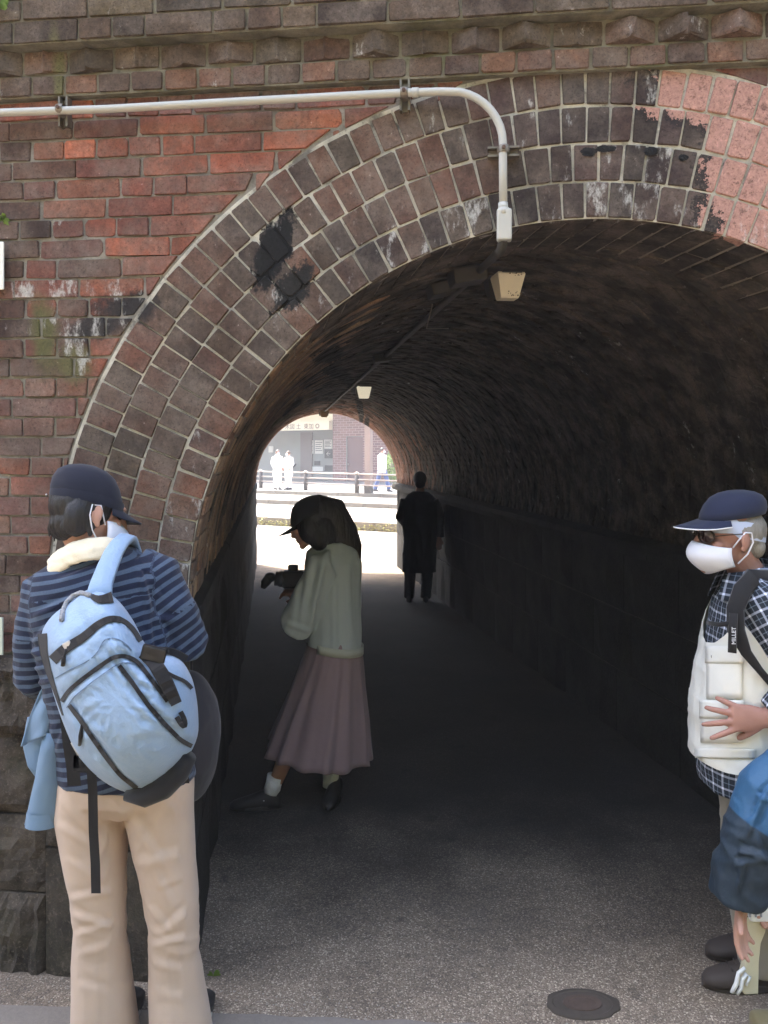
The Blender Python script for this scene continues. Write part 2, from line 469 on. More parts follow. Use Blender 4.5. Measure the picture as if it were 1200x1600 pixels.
# mortar bed / core (one sheet with the arch cut out), thick behind
def wall_core(name, depth_off, mat, grow, plane0, top, smin, smax, flip=False):
    N = 150; m = MB(); cols = []
    ss = sorted(set([smin, S0 - EA - grow, S0 + EA + grow, smax] + [S0 - (EA + grow) * cos(pi * k / N) for k in range(N + 1)] + [smin + (smax - smin) * k / 12 for k in range(13)]))
    for a, b in zip(ss[:-1], ss[1:]):
        za = arch_z(a, grow); zb = arch_z(b, grow)
        mid = 0.5 * (a + b)
        if abs(mid - S0) < EA + grow: za = za or SPRING; zb = zb or SPRING
        else: za = zb = plane0
        m.add([wp(a, za, depth_off), wp(b, zb, depth_off), wp(b, top, depth_off), wp(a, top, depth_off)], [(0, 1, 2, 3)])
    return m.build(name, mat)
core = wall_core("mortar_bed", 0.0, M_MORTAR, 0.004, -0.3, WALL_TOP, -14, 14)
wchild(core)

# ring bed (pale mortar), 2 mm in front of the wall bed
rb = MB(); N = 120
for k in range(N):
    a0, a1 = pi * k / N, pi * (k + 1) / N
    def ep(a, gr): return (S0 + (EA + gr) * cos(a), SPRING + (EB + gr) * sin(a))
    p0, p1, q1, q0 = ep(a0, 0.001), ep(a1, 0.001), ep(a1, RINGW + 0.009), ep(a0, RINGW + 0.009)
    rb.add([wp(*p0, 0.004), wp(*q0, 0.004), wp(*q1, 0.004), wp(*p1, 0.004)], [(0, 1, 2, 3)])
    rb.add([wp(*q0, 0.004), wp(*q0, -0.02), wp(*q1, -0.02), wp(*q1, 0.004)], [(0, 1, 2, 3)])
wchild(rb.build("arch_mortar", M_RINGMORTAR))

rnd = random.Random(11)
def vary(c, amt=0.10, rn=rnd):
    f = 1 + rn.uniform(-amt, amt)
    return tuple(max(0.01, min(0.9, v * f * (1 + rn.uniform(-.04, .04)))) for v in c[:3])
RED = [rgb(136, 90, 77), rgb(142, 91, 76), rgb(126, 83, 74), rgb(116, 80, 73), rgb(140, 99, 86)]
BRIGHT = [rgb(180, 108, 83), rgb(170, 101, 81), rgb(188, 121, 97)]
DUSTY = [rgb(132, 102, 94), rgb(122, 94, 88), rgb(142, 112, 100), rgb(116, 90, 86), rgb(128, 96, 84)]
DARKB = [rgb(84, 68, 62), rgb(96, 76, 70), rgb(76, 64, 60), rgb(104, 82, 74)]
GREYM = [rgb(88, 80, 68), rgb(78, 71, 62), rgb(94, 82, 71), rgb(74, 66, 59), rgb(100, 90, 74)]
VOUS = [rgb(104, 84, 76), rgb(94, 78, 71), rgb(86, 75, 68), rgb(114, 86, 75), rgb(80, 72, 67), rgb(98, 76, 69), rgb(92, 83, 77)]
VDARK = [rgb(66, 58, 57), rgb(76, 66, 64), rgb(58, 52, 52), rgb(84, 70, 68)]
def pick(p, amt=0.1): return vary(rnd.choice(p), amt)

def wall_colour(s, z):
    x, y = px_of(s, z); r = rnd.random(); a = 1 - max(0, rnd.gauss(0.05, 0.12))
    if y < 165: base = pick(RED if r < .5 else DUSTY)
    elif y < 350:
        if x < 105: base = pick(DARKB if r < .6 else RED)
        elif r < .36 and y < 290 and 90 < x < 560: base = pick(BRIGHT)
        else: base = pick(RED)
    elif y < 600:
        if x < 60: base = pick(DUSTY if r < .5 else DARKB)
        elif r < .16 and x > 120: base = pick(BRIGHT)
        elif r < .36: base = pick(DARKB)
        else: base = pick(RED)
        a -= 0.1
    elif y < 850: base = pick(DUSTY if r < .75 else RED); a -= 0.06
    else: base = pick(DARKB if r < .45 else DUSTY)
    for (sx_, sy_, sr, am) in ((240, 205, 30, .6), (312, 190, 26, .5), (215, 735, 60, .45), (70, 740, 40, .5), (150, 590, 45, .4), (215, 478, 50, .45), (40, 440, 40, .5), (85, 520, 40, .4), (30, 900, 50, .3)):
        if hypot(x - sx_, y - sy_) < sr: a -= am * .42
    return base + (max(0.0, min(1, a)),)

COURSE, JOINT = 0.0655, 0.0082
Z_STONE, Z_CORN = 1.055, 2.912
facing = empty("brick_facing", (0, 0, 0)); wchild(facing)
def fpar(o, par):
    o.parent = par; return o
place_wall = lambda a, b, d: wp(a, b, d)
loc_inv = Matrix.Translation(-Vector(wp(S0, 0)))
OUTG = RINGW + 0.018
far_bricks = MB(); far_cols = []
nrow = int((Z_CORN - Z_STONE) / COURSE)
hgt = (Z_CORN - Z_STONE) / nrow
def add_wall_brick(s1, s2, z1, z2, side):
    # cut by the arch extrados
    a_b, a_t = arch_s(z1, OUTG, side), arch_s(z2, OUTG, side)
    cs = [s1, s2, s2, s1]
    if side < 0:
        if a_b is not None: cs[1] = min(s2, a_b)
        if a_t is not None: cs[2] = min(s2, a_t)
        if cs[1] - s1 < 0.012 and cs[2] - s1 < 0.012: return
        cs[1] = max(cs[1], s1 + 0.006); cs[2] = max(cs[2], s1 + 0.006)
    else:
        if a_b is not None: cs[0] = max(s1, a_b)
        if a_t is not None: cs[3] = max(s1, a_t)
        if s2 - cs[0] < 0.012 and s2 - cs[3] < 0.012: return
        cs[0] = min(cs[0], s2 - 0.006); cs[3] = min(cs[3], s2 - 0.006)
    cor = [(cs[0], z1), (cs[1], z1), (cs[2], z2), (cs[3], z2)]
    x, y = px_of(0.5 * (s1 + s2), 0.5 * (z1 + z2))
    col = wall_colour(0.5 * (s1 + s2), 0.5 * (z1 + z2))
    if -40 < x < 1240:
        worn = rnd.random() < 0.1
        brick_piece("brick", cor, 0.0035 if worn else rnd.uniform(0.006, 0.0105), 0.03, col, facing, place_wall,
                    chip=rnd.choice([1, 1, 1.6, 2.6]) * (1.6 if worn else 1), rnd=rnd)
    else:
        b = len(far_bricks.v)
        vs = [wp(c[0], c[1], -0.02) for c in cor] + [wp(c[0], c[1], 0.008) for c in cor]
        far_bricks.add(vs, [(4, 5, 6, 7), (0, 1, 5, 4), (1, 2, 6, 5), (2, 3, 7, 6), (3, 0, 4, 7)])
        far_cols.extend([col] * 8)
for r in range(nrow):
    z1 = Z_STONE + r * hgt + JOINT / 2; z2 = z1 + hgt - JOINT
    stretch = (r % 2 == 0)
    for side in (-1, 1):
        edge = -8.0 if side < 0 else 8.0
        s = -8.0 + (0.0 if stretch else 0.057) + rnd.uniform(-.01, .01)
        while s < 8.0:
            L = 0.228 if stretch else 0.114
            if rnd.random() < 0.14: L = 0.114 if stretch else 0.228
            s1, s2 = s + JOINT / 2, s + L - JOINT / 2
            s += L + rnd.uniform(-.003, .003)
            mid = 0.5 * (s1 + s2)
            if side < 0 and mid > S0: continue
            if side > 0 and mid <= S0: continue
            add_wall_brick(s1, s2, z1 + rnd.uniform(-.0015, .0015), z2 + rnd.uniform(-.0015, .0015), side)

# ---- arch ring of four header rings
ring = empty("arch_ring", (0, 0, 0)); wchild(ring)
def pk_dist(a, b):
    # signed distance (m) beyond the ragged edge of the repair paint
    x, y = px_of(a, b)
    edge = 1004 if y < 165 else (1004 + (y - 165) * 2.6 if y < 200 else 1094 + (y - 200) * 0.06)
    return (x - edge) / 495.0
RW = RINGW / 4
for k in range(4):
    g0, g1 = k * RW + 0.004, (k + 1) * RW - 0.004
    # arc-length stepping on the mid ellipse
    ga = 0.5 * (g0 + g1); M = 2000
    pts = [(S0 + (EA + ga) * cos(pi * i / M), SPRING + (EB + ga) * sin(pi * i / M)) for i in range(M + 1)]
    cum = [0]
    for i in range(M): cum.append(cum[-1] + hypot(pts[i + 1][0] - pts[i][0], pts[i + 1][1] - pts[i][1]))
    n = round(cum[-1] / (0.0735 if k < 3 else 0.0755))
    bounds = []; j = 0
    off = (0, .5, .15, .6)[k]
    for i in range(n + 1):
        tgt = cum[-1] * min(1, max(0, (i + rnd.uniform(-.05, .05)) / n))
        while j < M and cum[j] < tgt: j += 1
        bounds.append(pi * j / M)
    bounds[0] = 0.0; bounds[-1] = pi
    for i in range(n):
        a0, a1 = bounds[i], bounds[i + 1]
        am = 0.5 * (a0 + a1)
        jt = 0.0036 / (EA + ga)
        a0 += jt; a1 -= jt
        e0 = g0 + rnd.uniform(-.0015, .0015); e1 = g1 + rnd.uniform(-.0015, .0015)
        def P(a, gr): return (S0 + (EA + gr) * cos(a), SPRING + (EB + gr) * sin(a))
        cor = [P(a0, e0), P(a0, e1), P(a1, e1), P(a1, e0)]
        ms, mz = P(am, ga); x, y = px_of(ms, mz)
        if x > 1330 or y > 1250 and False: continue
        dk = 1 if x > 770 else 0
        if x > 770 and rnd.random() < 0.75 or x > 860: base = pick(VDARK, .14)
        elif 540 < x <= 770: base = pick(VOUS if rnd.random() < .75 else VDARK, .14)
        else: base = pick(VOUS, .13)
        al = 1 - max(0, rnd.gauss(0.05, 0.08))
        if k == 0: al -= rnd.uniform(0.0, 0.4)
        if 500 < x < 1080: al -= rnd.uniform(0, 0.26)
        if 850 < x < 1060 and k < 2: al -= rnd.uniform(0.05, 0.35)
        if 400 < x < 520 and y > 380: al -= rnd.uniform(.1, .3)
        proud = rnd.uniform(0.009, 0.0135); chip = rnd.choice([1, 1, 1.4, 2.2])
        # washed-out hole left of the crown
        hole = ((x - 432) / 42.0) ** 2 + ((y - 395) / 72.0) ** 2
        if hole < .72 and k < 3:
            if hole < 0.3: base = rgb(26, 24, 24)[:3]; proud = 0.0065 + rnd.uniform(-.001, .002); al = 0.95
            else: base = rgb(74, 66, 62)[:3]; proud = 0.008; al = 0.75
            chip = 3.5
        if abs(x - 935) < 55 and abs(y - 238) < 10: pass
        brick_piece("voussoir", cor, proud, 0.05, tuple(base) + (max(0.42, min(1, al)),), ring, place_wall, (lambda o_: (lambda a_, b_: pk_dist(a_, b_) + o_))(rnd.uniform(-.055, .04)), chip, rnd)
# dark patches laid over the bricks, painted shade of open joints near crown
hv = MB()
def blob(px, py, rx, ry, d):
    c = []
    for i in range(44):
        a = 2 * pi * i / 44; f = 1 + 0.30 * noise.noise(Vector((cos(a) * 1.6 + px, sin(a) * 1.6, py))) + .22 * noise.noise(Vector((cos(a) * 6 + px, sin(a) * 6, py)))
        s_, z_ = px_wall(px + rx * cos(a) * f, py + ry * sin(a) * f); c.append(wp(s_, z_, d))
    s_, z_ = px_wall(px, py); ctr = wp(s_, z_, d + 0.001)
    hv.add(c + [ctr], [(i, (i + 1) % 44, 44) for i in range(44)])
    o_ = hv.build("joint_shade_patch", M_JOINTSHADE); o_.parent = ring; hv.v.clear(); hv.f.clear()
_t = NT("joint_shade_paint"); _p = _t.pos()
_s = _t.noise(_t.scale(_p, (1, 1, .35)), 26, 6, .7)
_t.bump(_s, .8, .02)
M_JOINTSHADE = _t.fin(_t.mix(_t.smooth(_s, .55, .66), rgb(20, 19, 19), rgb(52, 48, 45)), .95)
blob(918, 240, 13, 7, 0.0150); blob(945, 235, 18, 5, 0.0150); blob(1016, 239, 12, 7, 0.0150); blob(1066, 249, 8, 5, 0.0150)

# ---- cornice: header course, dog-tooth course, dark top courses
corn = empty("cornice", (0, 0, 0)); wchild(corn)
bed = MB()
def corn_bed(z1, z2, d):
    bed.box(wp(0, 0.5 * (z1 + z2), d / 2 - 0.01), (16, d + 0.02, z2 - z1), Matrix.Rotation(-TH, 3, 'Z'))
corn_bed(2.914, 2.985, 0.030); corn_bed(2.985, 3.068, 0.026); corn_bed(3.068, 3.62, 0.078)
cb = bed.build("cornice_bed", mortar_material("mossy_mortar", rgb(92, 88, 76), rgb(136, 130, 112), 0.7)); cb.parent = corn
def corn_row(z1, z2, L, proud, pal, off, alm, name="cornice_brick", mixL=0.0):
    s = -3.6 + off
    while s < 2.6:
        l = L if rnd.random() > mixL else L * (0.5 if rnd.random() < .6 else 1.3)
        s1, s2 = s + .004, s + l - .005; s += l
        base = pick(pal, .14); al = 1 - max(0, rnd.gauss(alm, .1))
        x, y = px_of(0.5 * (s1 + s2), z1)
        brick_piece(name, [(s1, z1 + .004), (s2, z1 + .004), (s2, z2 - .004), (s1, z2 - .004)], proud + rnd.uniform(-.002, .003), 0.03,
                    base + (max(0, min(1, al)),), corn, place_wall, chip=rnd.choice([1, 1.5, 2.5]), rnd=rnd)
corn_row(2.916, 2.984, 0.114, 0.036, [rgb(112, 88, 76), rgb(120, 92, 78), rgb(96, 80, 70), rgb(126, 98, 82), rgb(88, 74, 66)], 0.03, .1)
corn_row(3.070, 3.142, 0.225, 0.086, GREYM, 0.0, .08, mixL=.3)
corn_row(3.142, 3.214, 0.225, 0.086, GREYM, 0.1, .08, mixL=.3)
corn_row(3.214, 3.286, 0.225, 0.086, GREYM, 0.05, .08, mixL=.2)
corn_row(3.286, 3.356, 0.225, 0.086, GREYM, 0.14, .08, mixL=.2)
s = -3.5
while s < 2.5:       # bricks set on the diagonal, one corner out
    w = 0.075; z1, z2 = 2.990 + rnd.uniform(-.002, .004), 3.058 + rnd.uniform(-.004, .004)
    base = pick(GREYM + [rgb(106, 84, 72), rgb(96, 78, 68)], .2); jit = rnd.uniform(-.007, .007); out = 0.076 + rnd.uniform(-.030, .004)
    prof = [(-w, 0.022), (-w * 0.99, 0.030), (-w * .14, out - 0.008), (jit, out), (w * .14, out - 0.008), (w * 0.99, 0.030), (w, 0.022)]
    vs = []; n7 = len(prof)
    for zz, sc in ((z1, 0.93), (z1 + 0.008, 1.0), (z2 - 0.012, 1.0), (z2, 0.90)):
        for a, d in prof: vs.append(wp(s + a * (0.97 if sc < 1 else 1), zz + rnd.uniform(-.0045, .0045), 0.022 + (d - 0.022) * sc * rnd.uniform(.88, 1.04)))
    fs = []
    for j in range(3):
        for i in range(n7 - 1): fs.append((j * n7 + i, j * n7 + i + 1, (j + 1) * n7 + i + 1, (j + 1) * n7 + i))
    fs.append(tuple(range(n7 - 1, -1, -1))); fs.append(tuple(3 * n7 + i for i in range(n7)))
    me = mesh_of("dogtooth_brick", vs, fs); set_attrs(me, [base + (rnd.uniform(.6, 1.0),)] * len(vs), [-1.0] * len(vs))
    link("dogtooth_brick", me, M_BRICK, corn)
    s += 0.158

# upper wall above the frame: courses continue
for r in range(30):
    z1 = 3.63 + r * 0.0685; z2 = z1 + 0.06; s = -8.0 + (0.0 if r % 2 else .06)
    while s < 8:
        L = 0.228 if r % 2 else 0.114
        col = pick(GREYM + DARKB) + (0.95,)
        cor = [(s + .004, z1), (s + L - .004, z1), (s + L - .004, z2), (s + .004, z2)]
        far_bricks.add([wp(c[0], c[1], -0.02) for c in cor] + [wp(c[0], c[1], 0.008) for c in cor],
                       [(4, 5, 6, 7), (0, 1, 5, 4), (1, 2, 6, 5), (2, 3, 7, 6), (3, 0, 4, 7)])
        far_cols.extend([col] * 8); s += L
me = far_bricks.mesh("outer_brick_courses"); set_attrs(me, far_cols, [-1.0] * len(far_cols))
ofb = wchild(link("outer_brick_courses", me, M_BRICK)); tag(ofb, kind='stuff')

# ---- stone base of the wall and the piers under the ring
def stone_piece(name, s1, s2, z1, z2, d, par, mat, rough=0.012, nx=9, nz=7, seed=0):
    m = MB(); vs = []; fs = []
    for j in range(nz + 1):
        for i in range(nx + 1):
            fx, fz = i / nx, j / nz
            e = min(fx, 1 - fx, fz, 1 - fz)
            dd = d + (rough * (noise.noise(Vector((fx * 2.3 + seed, fz * 2.1, seed * 1.7))) + .5 * noise.noise(Vector((fx * 6 + seed, fz * 6, seed))) + .2) if e > 0 else -0.012)
            vs.append(wp(s1 + (s2 - s1) * fx + (0.006 * noise.noise(Vector((fz * 3, seed, 1.0))) if 0 < fx < 1 else 0), z1 + (z2 - z1) * fz, dd))
    W = nx + 1
    for j in range(nz):
        for i in range(nx): fs.append((j * W + i, j * W + i + 1, (j + 1) * W + i + 1, (j + 1) * W + i))
    peri = [i for i in range(W)] + [j * W + nx for j in range(1, nz + 1)] + [nz * W + i for i in range(nx - 1, -1, -1)] + [j * W for j in range(nz - 1, 0, -1)]
    nb = len(vs)
    for q in peri:
        v = vs[q]; fx = 0
        dd = (Vector((v.x, v.y, 0)) - W0).dot(-WN)
        vs.append(v + WN * (dd + 0.03))
    for a in range(len(peri)):
        b = (a + 1) % len(peri); fs.append((peri[a], nb + a, nb + b, peri[b]))
    return link(name, mesh_of(name, vs, fs), mat, par)
base = empty("stone_base", (0, 0, 0)); wchild(base)
sedge = S0 - EA - RINGW - 0.012
zc = [-0.05, 0.26, 0.52, 0.79, 1.05]
for r in range(4):
    s = -3.4 + (0.13 if r % 2 else 0)
    while s < sedge - 0.05:
        L = rnd.uniform(0.28, 0.46)
        s2 = s + L if s + L < sedge - 0.15 else sedge
        stone_piece("stone", s + .004, s2 - .004, zc[r] + .003, zc[r + 1] - .004, (0.03 if r < 3 else 0.05) + rnd.uniform(-.008, .008), base, M_STONE, 0.034, seed=rnd.uniform(0, 90)); s = s2
    s = S0 + EA + RINGW + 0.012
    while s < 4.2:
        L = rnd.uniform(0.3, 0.46)
        stone_piece("stone", s + .006, s + L - .006, zc[r] + .005, zc[r + 1] - .006, 0.03 if r < 3 else 0.05, base, M_STONE, 0.016, seed=rnd.uniform(0, 90)); s += L
zp = [-0.05, 0.42, 0.80, 1.10, 1.222]
for side in (-1, 1):
    a = S0 + side * (EA + RINGW + 0.01); b = S0 + side * (EA - 0.005)
    for r in range(4):
        stone_piece("pier_stone", min(a, b) + .002, max(a, b) - .002, zp[r] + .004, zp[r + 1] - .004, 0.045 if r < 3 else 0.06, base, M_PIER, 0.008, seed=rnd.uniform(0, 90))

# ---------------------------------------------------------------- tunnel vault
tunnel = empty("tunnel_vault", TUN); tag(tunnel, "dark tunnel lining of bricks laid in twisting courses", "tunnel")
def tchild(o, par=None):
    o.parent = par or tunnel
    if par is None: o.matrix_parent_inverse = tunnel.matrix_basis.inverted()
    return o
def t_near(al): return -TR * cos(al) * SKEW
M_VMORTAR = mortar_material("sooty_mortar", rgb(106, 99, 89), rgb(142, 132, 118), 0.05)
m = MB(); NA, NTT = 48, 30
for i in range(NA + 1):
    al = pi * i / NA
    for j in range(NTT + 1): m.v.append(tun(al, t_near(al) + TL * j / NTT, TR + 0.005))
for i in range(NA):
    for j in range(NTT):
        q = i * (NTT + 1) + j; m.f.append((q, q + 1, q + NTT + 2, q + NTT + 1))
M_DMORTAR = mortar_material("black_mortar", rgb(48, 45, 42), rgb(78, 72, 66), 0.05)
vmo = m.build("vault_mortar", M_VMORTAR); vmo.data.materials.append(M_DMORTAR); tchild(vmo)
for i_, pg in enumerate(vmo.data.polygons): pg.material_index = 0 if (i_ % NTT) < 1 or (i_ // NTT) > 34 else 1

def place_vault(p, t, d):   # p = arc length from right springing, depth d towards the axis
    return tun(p / TR, t, TR + 0.005 - d)
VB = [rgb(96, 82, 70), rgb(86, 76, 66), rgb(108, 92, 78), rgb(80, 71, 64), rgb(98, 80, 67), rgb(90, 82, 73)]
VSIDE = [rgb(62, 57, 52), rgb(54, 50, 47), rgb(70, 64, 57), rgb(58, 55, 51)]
VLEFT = [rgb(150, 126, 104), rgb(134, 114, 96), rgb(164, 140, 114), rgb(118, 100, 86), rgb(142, 114, 92)]  # light on the left haunch put into paler brick tones
VEXIT = [rgb(158, 118, 98), rgb(146, 108, 90), rgb(170, 130, 108), rgb(138, 104, 88)]  # sun bounced in at the exit, put into the brick colour
VMOUTH = [rgb(38, 36, 34), rgb(33, 32, 31), rgb(44, 41, 38), rgb(36, 35, 33)]  # near-black right side: tunnel shade put into the brick colour
SOOT_SHADE = [rgb(44, 41, 39), rgb(48, 44, 41), rgb(40, 38, 36), rgb(52, 47, 43)]  # soot near the mouth, with shade painted in as well
zone = empty("vault_bricks", (0, 0, 0)); tchild(zone); zone.matrix_parent_inverse = tunnel.matrix_basis.inverted()
bulk = MB(); bulkc = []
individual = 0
def vault_brick(cor, col, single):
    global individual
    if single and individual < 300:
        individual += 1
        brick_piece("vault_brick", cor, 0.006 + rnd.uniform(-.002, .003), 0.0, col, zone, place_vault, chip=rnd.choice([1, 1.5, 2.4]), rnd=rnd)
    else:
        pr = 0.010 + rnd.uniform(-.005, .007)
        c = cor
        ctr = (sum(q[0] for q in c) / 4, sum(q[1] for q in c) / 4)
        f = [(q[0] + (ctr[0] - q[0]) * .06, q[1] + (ctr[1] - q[1]) * .03) for q in c]
        bulk.add([place_vault(q[0], q[1], -0.001) for q in c] + [place_vault(q[0], q[1], pr) for q in f],
                 [(4, 5, 6, 7), (0, 1, 5, 4), (1, 2, 6, 5), (2, 3, 7, 6), (3, 0, 4, 7)])
        bulkc.extend([col] * 8)
# mouth zone: courses square to the face, 0.46 m deep
ZD = 0.46; PT = pi * TR
npz = 53
for i in range(npz):
    p0, p1 = PT * i / npz + .0055, PT * (i + 1) / npz - .0055
    cuts = [0.012, 0.115, 0.235, 0.35, ZD] if i % 2 else [0.012, 0.235, ZD]
    for a, b in zip(cuts[:-1], cuts[1:]):
        al0, al1 = p0 / TR, p1 / TR
        cor = [(p0, t_near(al0) + a + .004), (p1, t_near(al1) + a + .004), (p1, t_near(al1) + b - .004), (p0, t_near(al0) + b - .004)]
        f = rnd.random()
        al = 0.5 * (al0 + al1)
        base = pick(VLEFT if al > 2.3 else (SOOT_SHADE if f < .4 else VMOUTH), .12)
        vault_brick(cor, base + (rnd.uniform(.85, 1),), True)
# twisting courses
TW = radians(27); e = Vector((cos(TW), -sin(TW))); f_ = Vector((sin(TW), cos(TW)))     # (p, t)
BL, BH = 0.232, 0.0745
cand = []
for i in range(-60, 90):
    for j in range(-80, 260):
        o = e * ((i + (0.5 if j % 2 else 0)) * BL) + f_ * (j * BH)
        ctr = o + e * BL / 2 + f_ * BH / 2
        if not (-0.02 < ctr.x < PT + 0.02): continue
        al = min(max(ctr.x / TR, 0), pi)
        if not (t_near(al) + ZD - .03 < ctr.y < t_near(al) + TL + .02): continue
        cor = [o + e * .005 + f_ * .005, o + e * (BL - .005) + f_ * .005, o + e * (BL - .005) + f_ * (BH - .005), o + e * .005 + f_ * (BH - .005)]
        cc = []
        for q in cor:
            px = min(max(q.x, 0.0), PT); tn = t_near(px / TR)
            cc.append((px, min(max(q.y, tn + ZD + .006), tn + TL - 0.005)))
        cand.append((ctr.y - t_near(al), al, cc))
cand.sort(key=lambda q: q[0])
for dd, al, cc in cand:
    near_soot_shade = math.exp(-dd / 2.5) * (0.8 if al < 2.2 else 0.2)  # soot plus painted shade, heavier away from the left
    base = pick(VMOUTH if dd < 7.5 and al < 2.05 and rnd.random() < 1.25 - dd / 9 else (SOOT_SHADE if rnd.random() < near_soot_shade else (VEXIT if rnd.random() < (dd - 8.2) / 3.2 else (VLEFT if al > 2.0 else (VB if dd > 8.5 else VSIDE)))), .13)  # dark right, pale left and exit: light and shade set by colour
    # left haunch and right wall catch the light first: the ones seen largest are single pieces
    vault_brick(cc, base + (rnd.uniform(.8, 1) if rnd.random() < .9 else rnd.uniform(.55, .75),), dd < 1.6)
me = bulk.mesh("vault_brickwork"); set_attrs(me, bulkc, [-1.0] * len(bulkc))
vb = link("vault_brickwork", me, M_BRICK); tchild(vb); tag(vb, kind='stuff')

# side walls of stone with a ledge at the springing
sw = empty("side_walls", (0, 0, 0)); tchild(sw); sw.matrix_parent_inverse = tunnel.matrix_basis.inverted()
def side_pt(side, t, z, d):     # d towards the tunnel
    al = 0 if side > 0 else pi
    v = TUN + AX * (t + t_near(al)) + AW * (side * (TR - d)); return Vector((v.x, v.y, z))
mb = MB()
for side in (-1, 1):
    mb.add([side_pt(side, 0.0, -.5, -.01), side_pt(side, TL, -.5, -.01), side_pt(side, TL, SPRING, -.01), side_pt(side, 0.0, SPRING, -.01)], [(0, 1, 2, 3)])
b = mb.build("side_mortar", M_DMORTAR); b.parent = sw
for side in (-1, 1):
    for r in range(3):
        t = 0.0 if r != 1 else -0.0
        first = True
        while t < TL - .02:
            L = rnd.uniform(0.55, 0.95) * (0.5 if first and r == 1 else 1); first = False
            t2 = min(TL, t + L); t2 = TL if TL - t2 < .25 else t2
            z1, z2 = [-0.42, 0.34, 0.73, 1.10][r] + .006, [-0.42, 0.34, 0.73, 1.10][r + 1] - .006
            m = MB(); sd = rnd.uniform(0, 99); nx, nz = 4, 3; W = nx + 1
            for jz in range(nz + 1):
                for ix in range(nx + 1):
                    fx, fz = ix / nx, jz / nz; ee = min(fx, 1 - fx, fz, 1 - fz)
                    m.v.append(side_pt(side, t + .006 + (t2 - t - .012) * fx, z1 + (z2 - z1) * fz, (0.02 + .014 * noise.noise(Vector((fx * 2, fz * 2, sd)))) if ee > 0 else 0.004))
            for jz in range(nz):
                for ix in range(nx): m.f.append((jz * W + ix, jz * W + ix + 1, (jz + 1) * W + ix + 1, (jz + 1) * W + ix))
            peri = [i for i in range(W)] + [j * W + nx for j in range(1, nz + 1)] + [nz * W + i for i in range(nx - 1, -1, -1)] + [j * W for j in range(nz - 1, 0, -1)]
            nb = len(m.v)
            for q in peri: m.v.append(m.v[q] + AW * (side * 0.03))
            for a in range(len(peri)):
                b2 = (a + 1) % len(peri); m.f.append((peri[a], nb + a, nb + b2, peri[b2]))
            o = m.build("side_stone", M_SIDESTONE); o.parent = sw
            t = t2
    # ledge stones
    t = 0.02
    while t < TL - .05:
        t2 = min(TL - .01, t + rnd.uniform(1.0, 1.3)); t2 = TL - .01 if TL - t2 < .4 else t2
        m = MB(); pr = [(0.0, 1.10), (0.085, 1.115), (0.095, 1.16), (0.085, 1.20), (-0.01, 1.228), (-0.01, 1.10)]
        for tt in (t + .003, t2 - .003):
            for d, z in pr: m.v.append(side_pt(side, tt, z, (d if side > 0 or d < 0 else d * .3) + rnd.uniform(-.004, .004)))
        n6 = len(pr)
        for i in range(n6): m.f.append((i, (i + 1) % n6, n6 + (i + 1) % n6, n6 + i))
        m.f.append(tuple(range(n6))); m.f.append(tuple(range(2 * n6 - 1, n6 - 1, -1)))
        o = m.build("ledge_stone", M_SIDESTONE); o.parent = sw
        t = t2

# ---------------------------------------------------------------- far portal face and the hill above
FW0 = W0 + WN * DF
def fp(s, z, d=0.0):
    v = FW0 + WU * s + WN * d; return Vector((v.x, v.y, z))
farwall = empty("far_portal_wall", fp(CEXIT, -FLOOR_DROP)); tag(farwall, "sunlit brick wall round the far tunnel mouth, seen only by its edge", "wall")
m = MB(); N = 60
ss = [-14, CEXIT - EA] + [CEXIT - EA * cos(pi * k / N) for k in range(1, N)] + [CEXIT + EA, 14]
def faz(s):
    u = (s - CEXIT) / EA
    return SPRING + EB * sqrt(max(0, 1 - u * u)) if abs(u) < 1.0001 else None
for a, b in zip(ss[:-1], ss[1:]):
    mid = 0.5 * (a + b)
    za, zb = (faz(a), faz(b)) if abs(mid - CEXIT) < EA else (-0.6, -0.6)
    m.add([fp(a, za, .02), fp(b, zb, .02), fp(b, WALL_TOP, .02), fp(a, WALL_TOP, .02)], [(0, 3, 2, 1)])
o = m.build("brick_face", mat_simple("far_brick", rgb(140, 92, 76), .9, vscale=8)); o.parent = farwall; o.matrix_parent_inverse = farwall.matrix_basis.inverted()

M_GRASS = mat_simple("embankment_grass", rgb(84, 92, 48), .95, var=.4, vscale=4, bump=.6, bscale=40)
prof = [(0.0, WALL_TOP - .01), (0.35, WALL_TOP + .02), (3.2, 8.6), (DF - 3.2, 8.6), (DF - .35, WALL_TOP + .02), (DF, WALL_TOP - .01)]
m = MB()
SN = 24
for i in range(SN + 1):
    s = -14 + 28 * i / SN
    for d, z in prof: m.v.append(plan(s, d, z + 0.2 * noise.noise(Vector((s * .3, d * .3, 0)))))
n6 = len(prof)
for i in range(SN):
    for j in range(n6 - 1): m.f.append((i * n6 + j, i * n6 + j + 1, (i + 1) * n6 + j + 1, (i + 1) * n6 + j))
for sgn, s in ((1, -14), (-1, 14)):
    m.add([plan(s, 0, -.5), plan(s, 0, WALL_TOP), plan(s, 3.2, 8.6), plan(s, DF - 3.2, 8.6), plan(s, DF, WALL_TOP), plan(s, DF, -.5)], [(0, 1, 2, 3, 4, 5)])
tag(m.build("hill", M_GRASS), kind='structure')

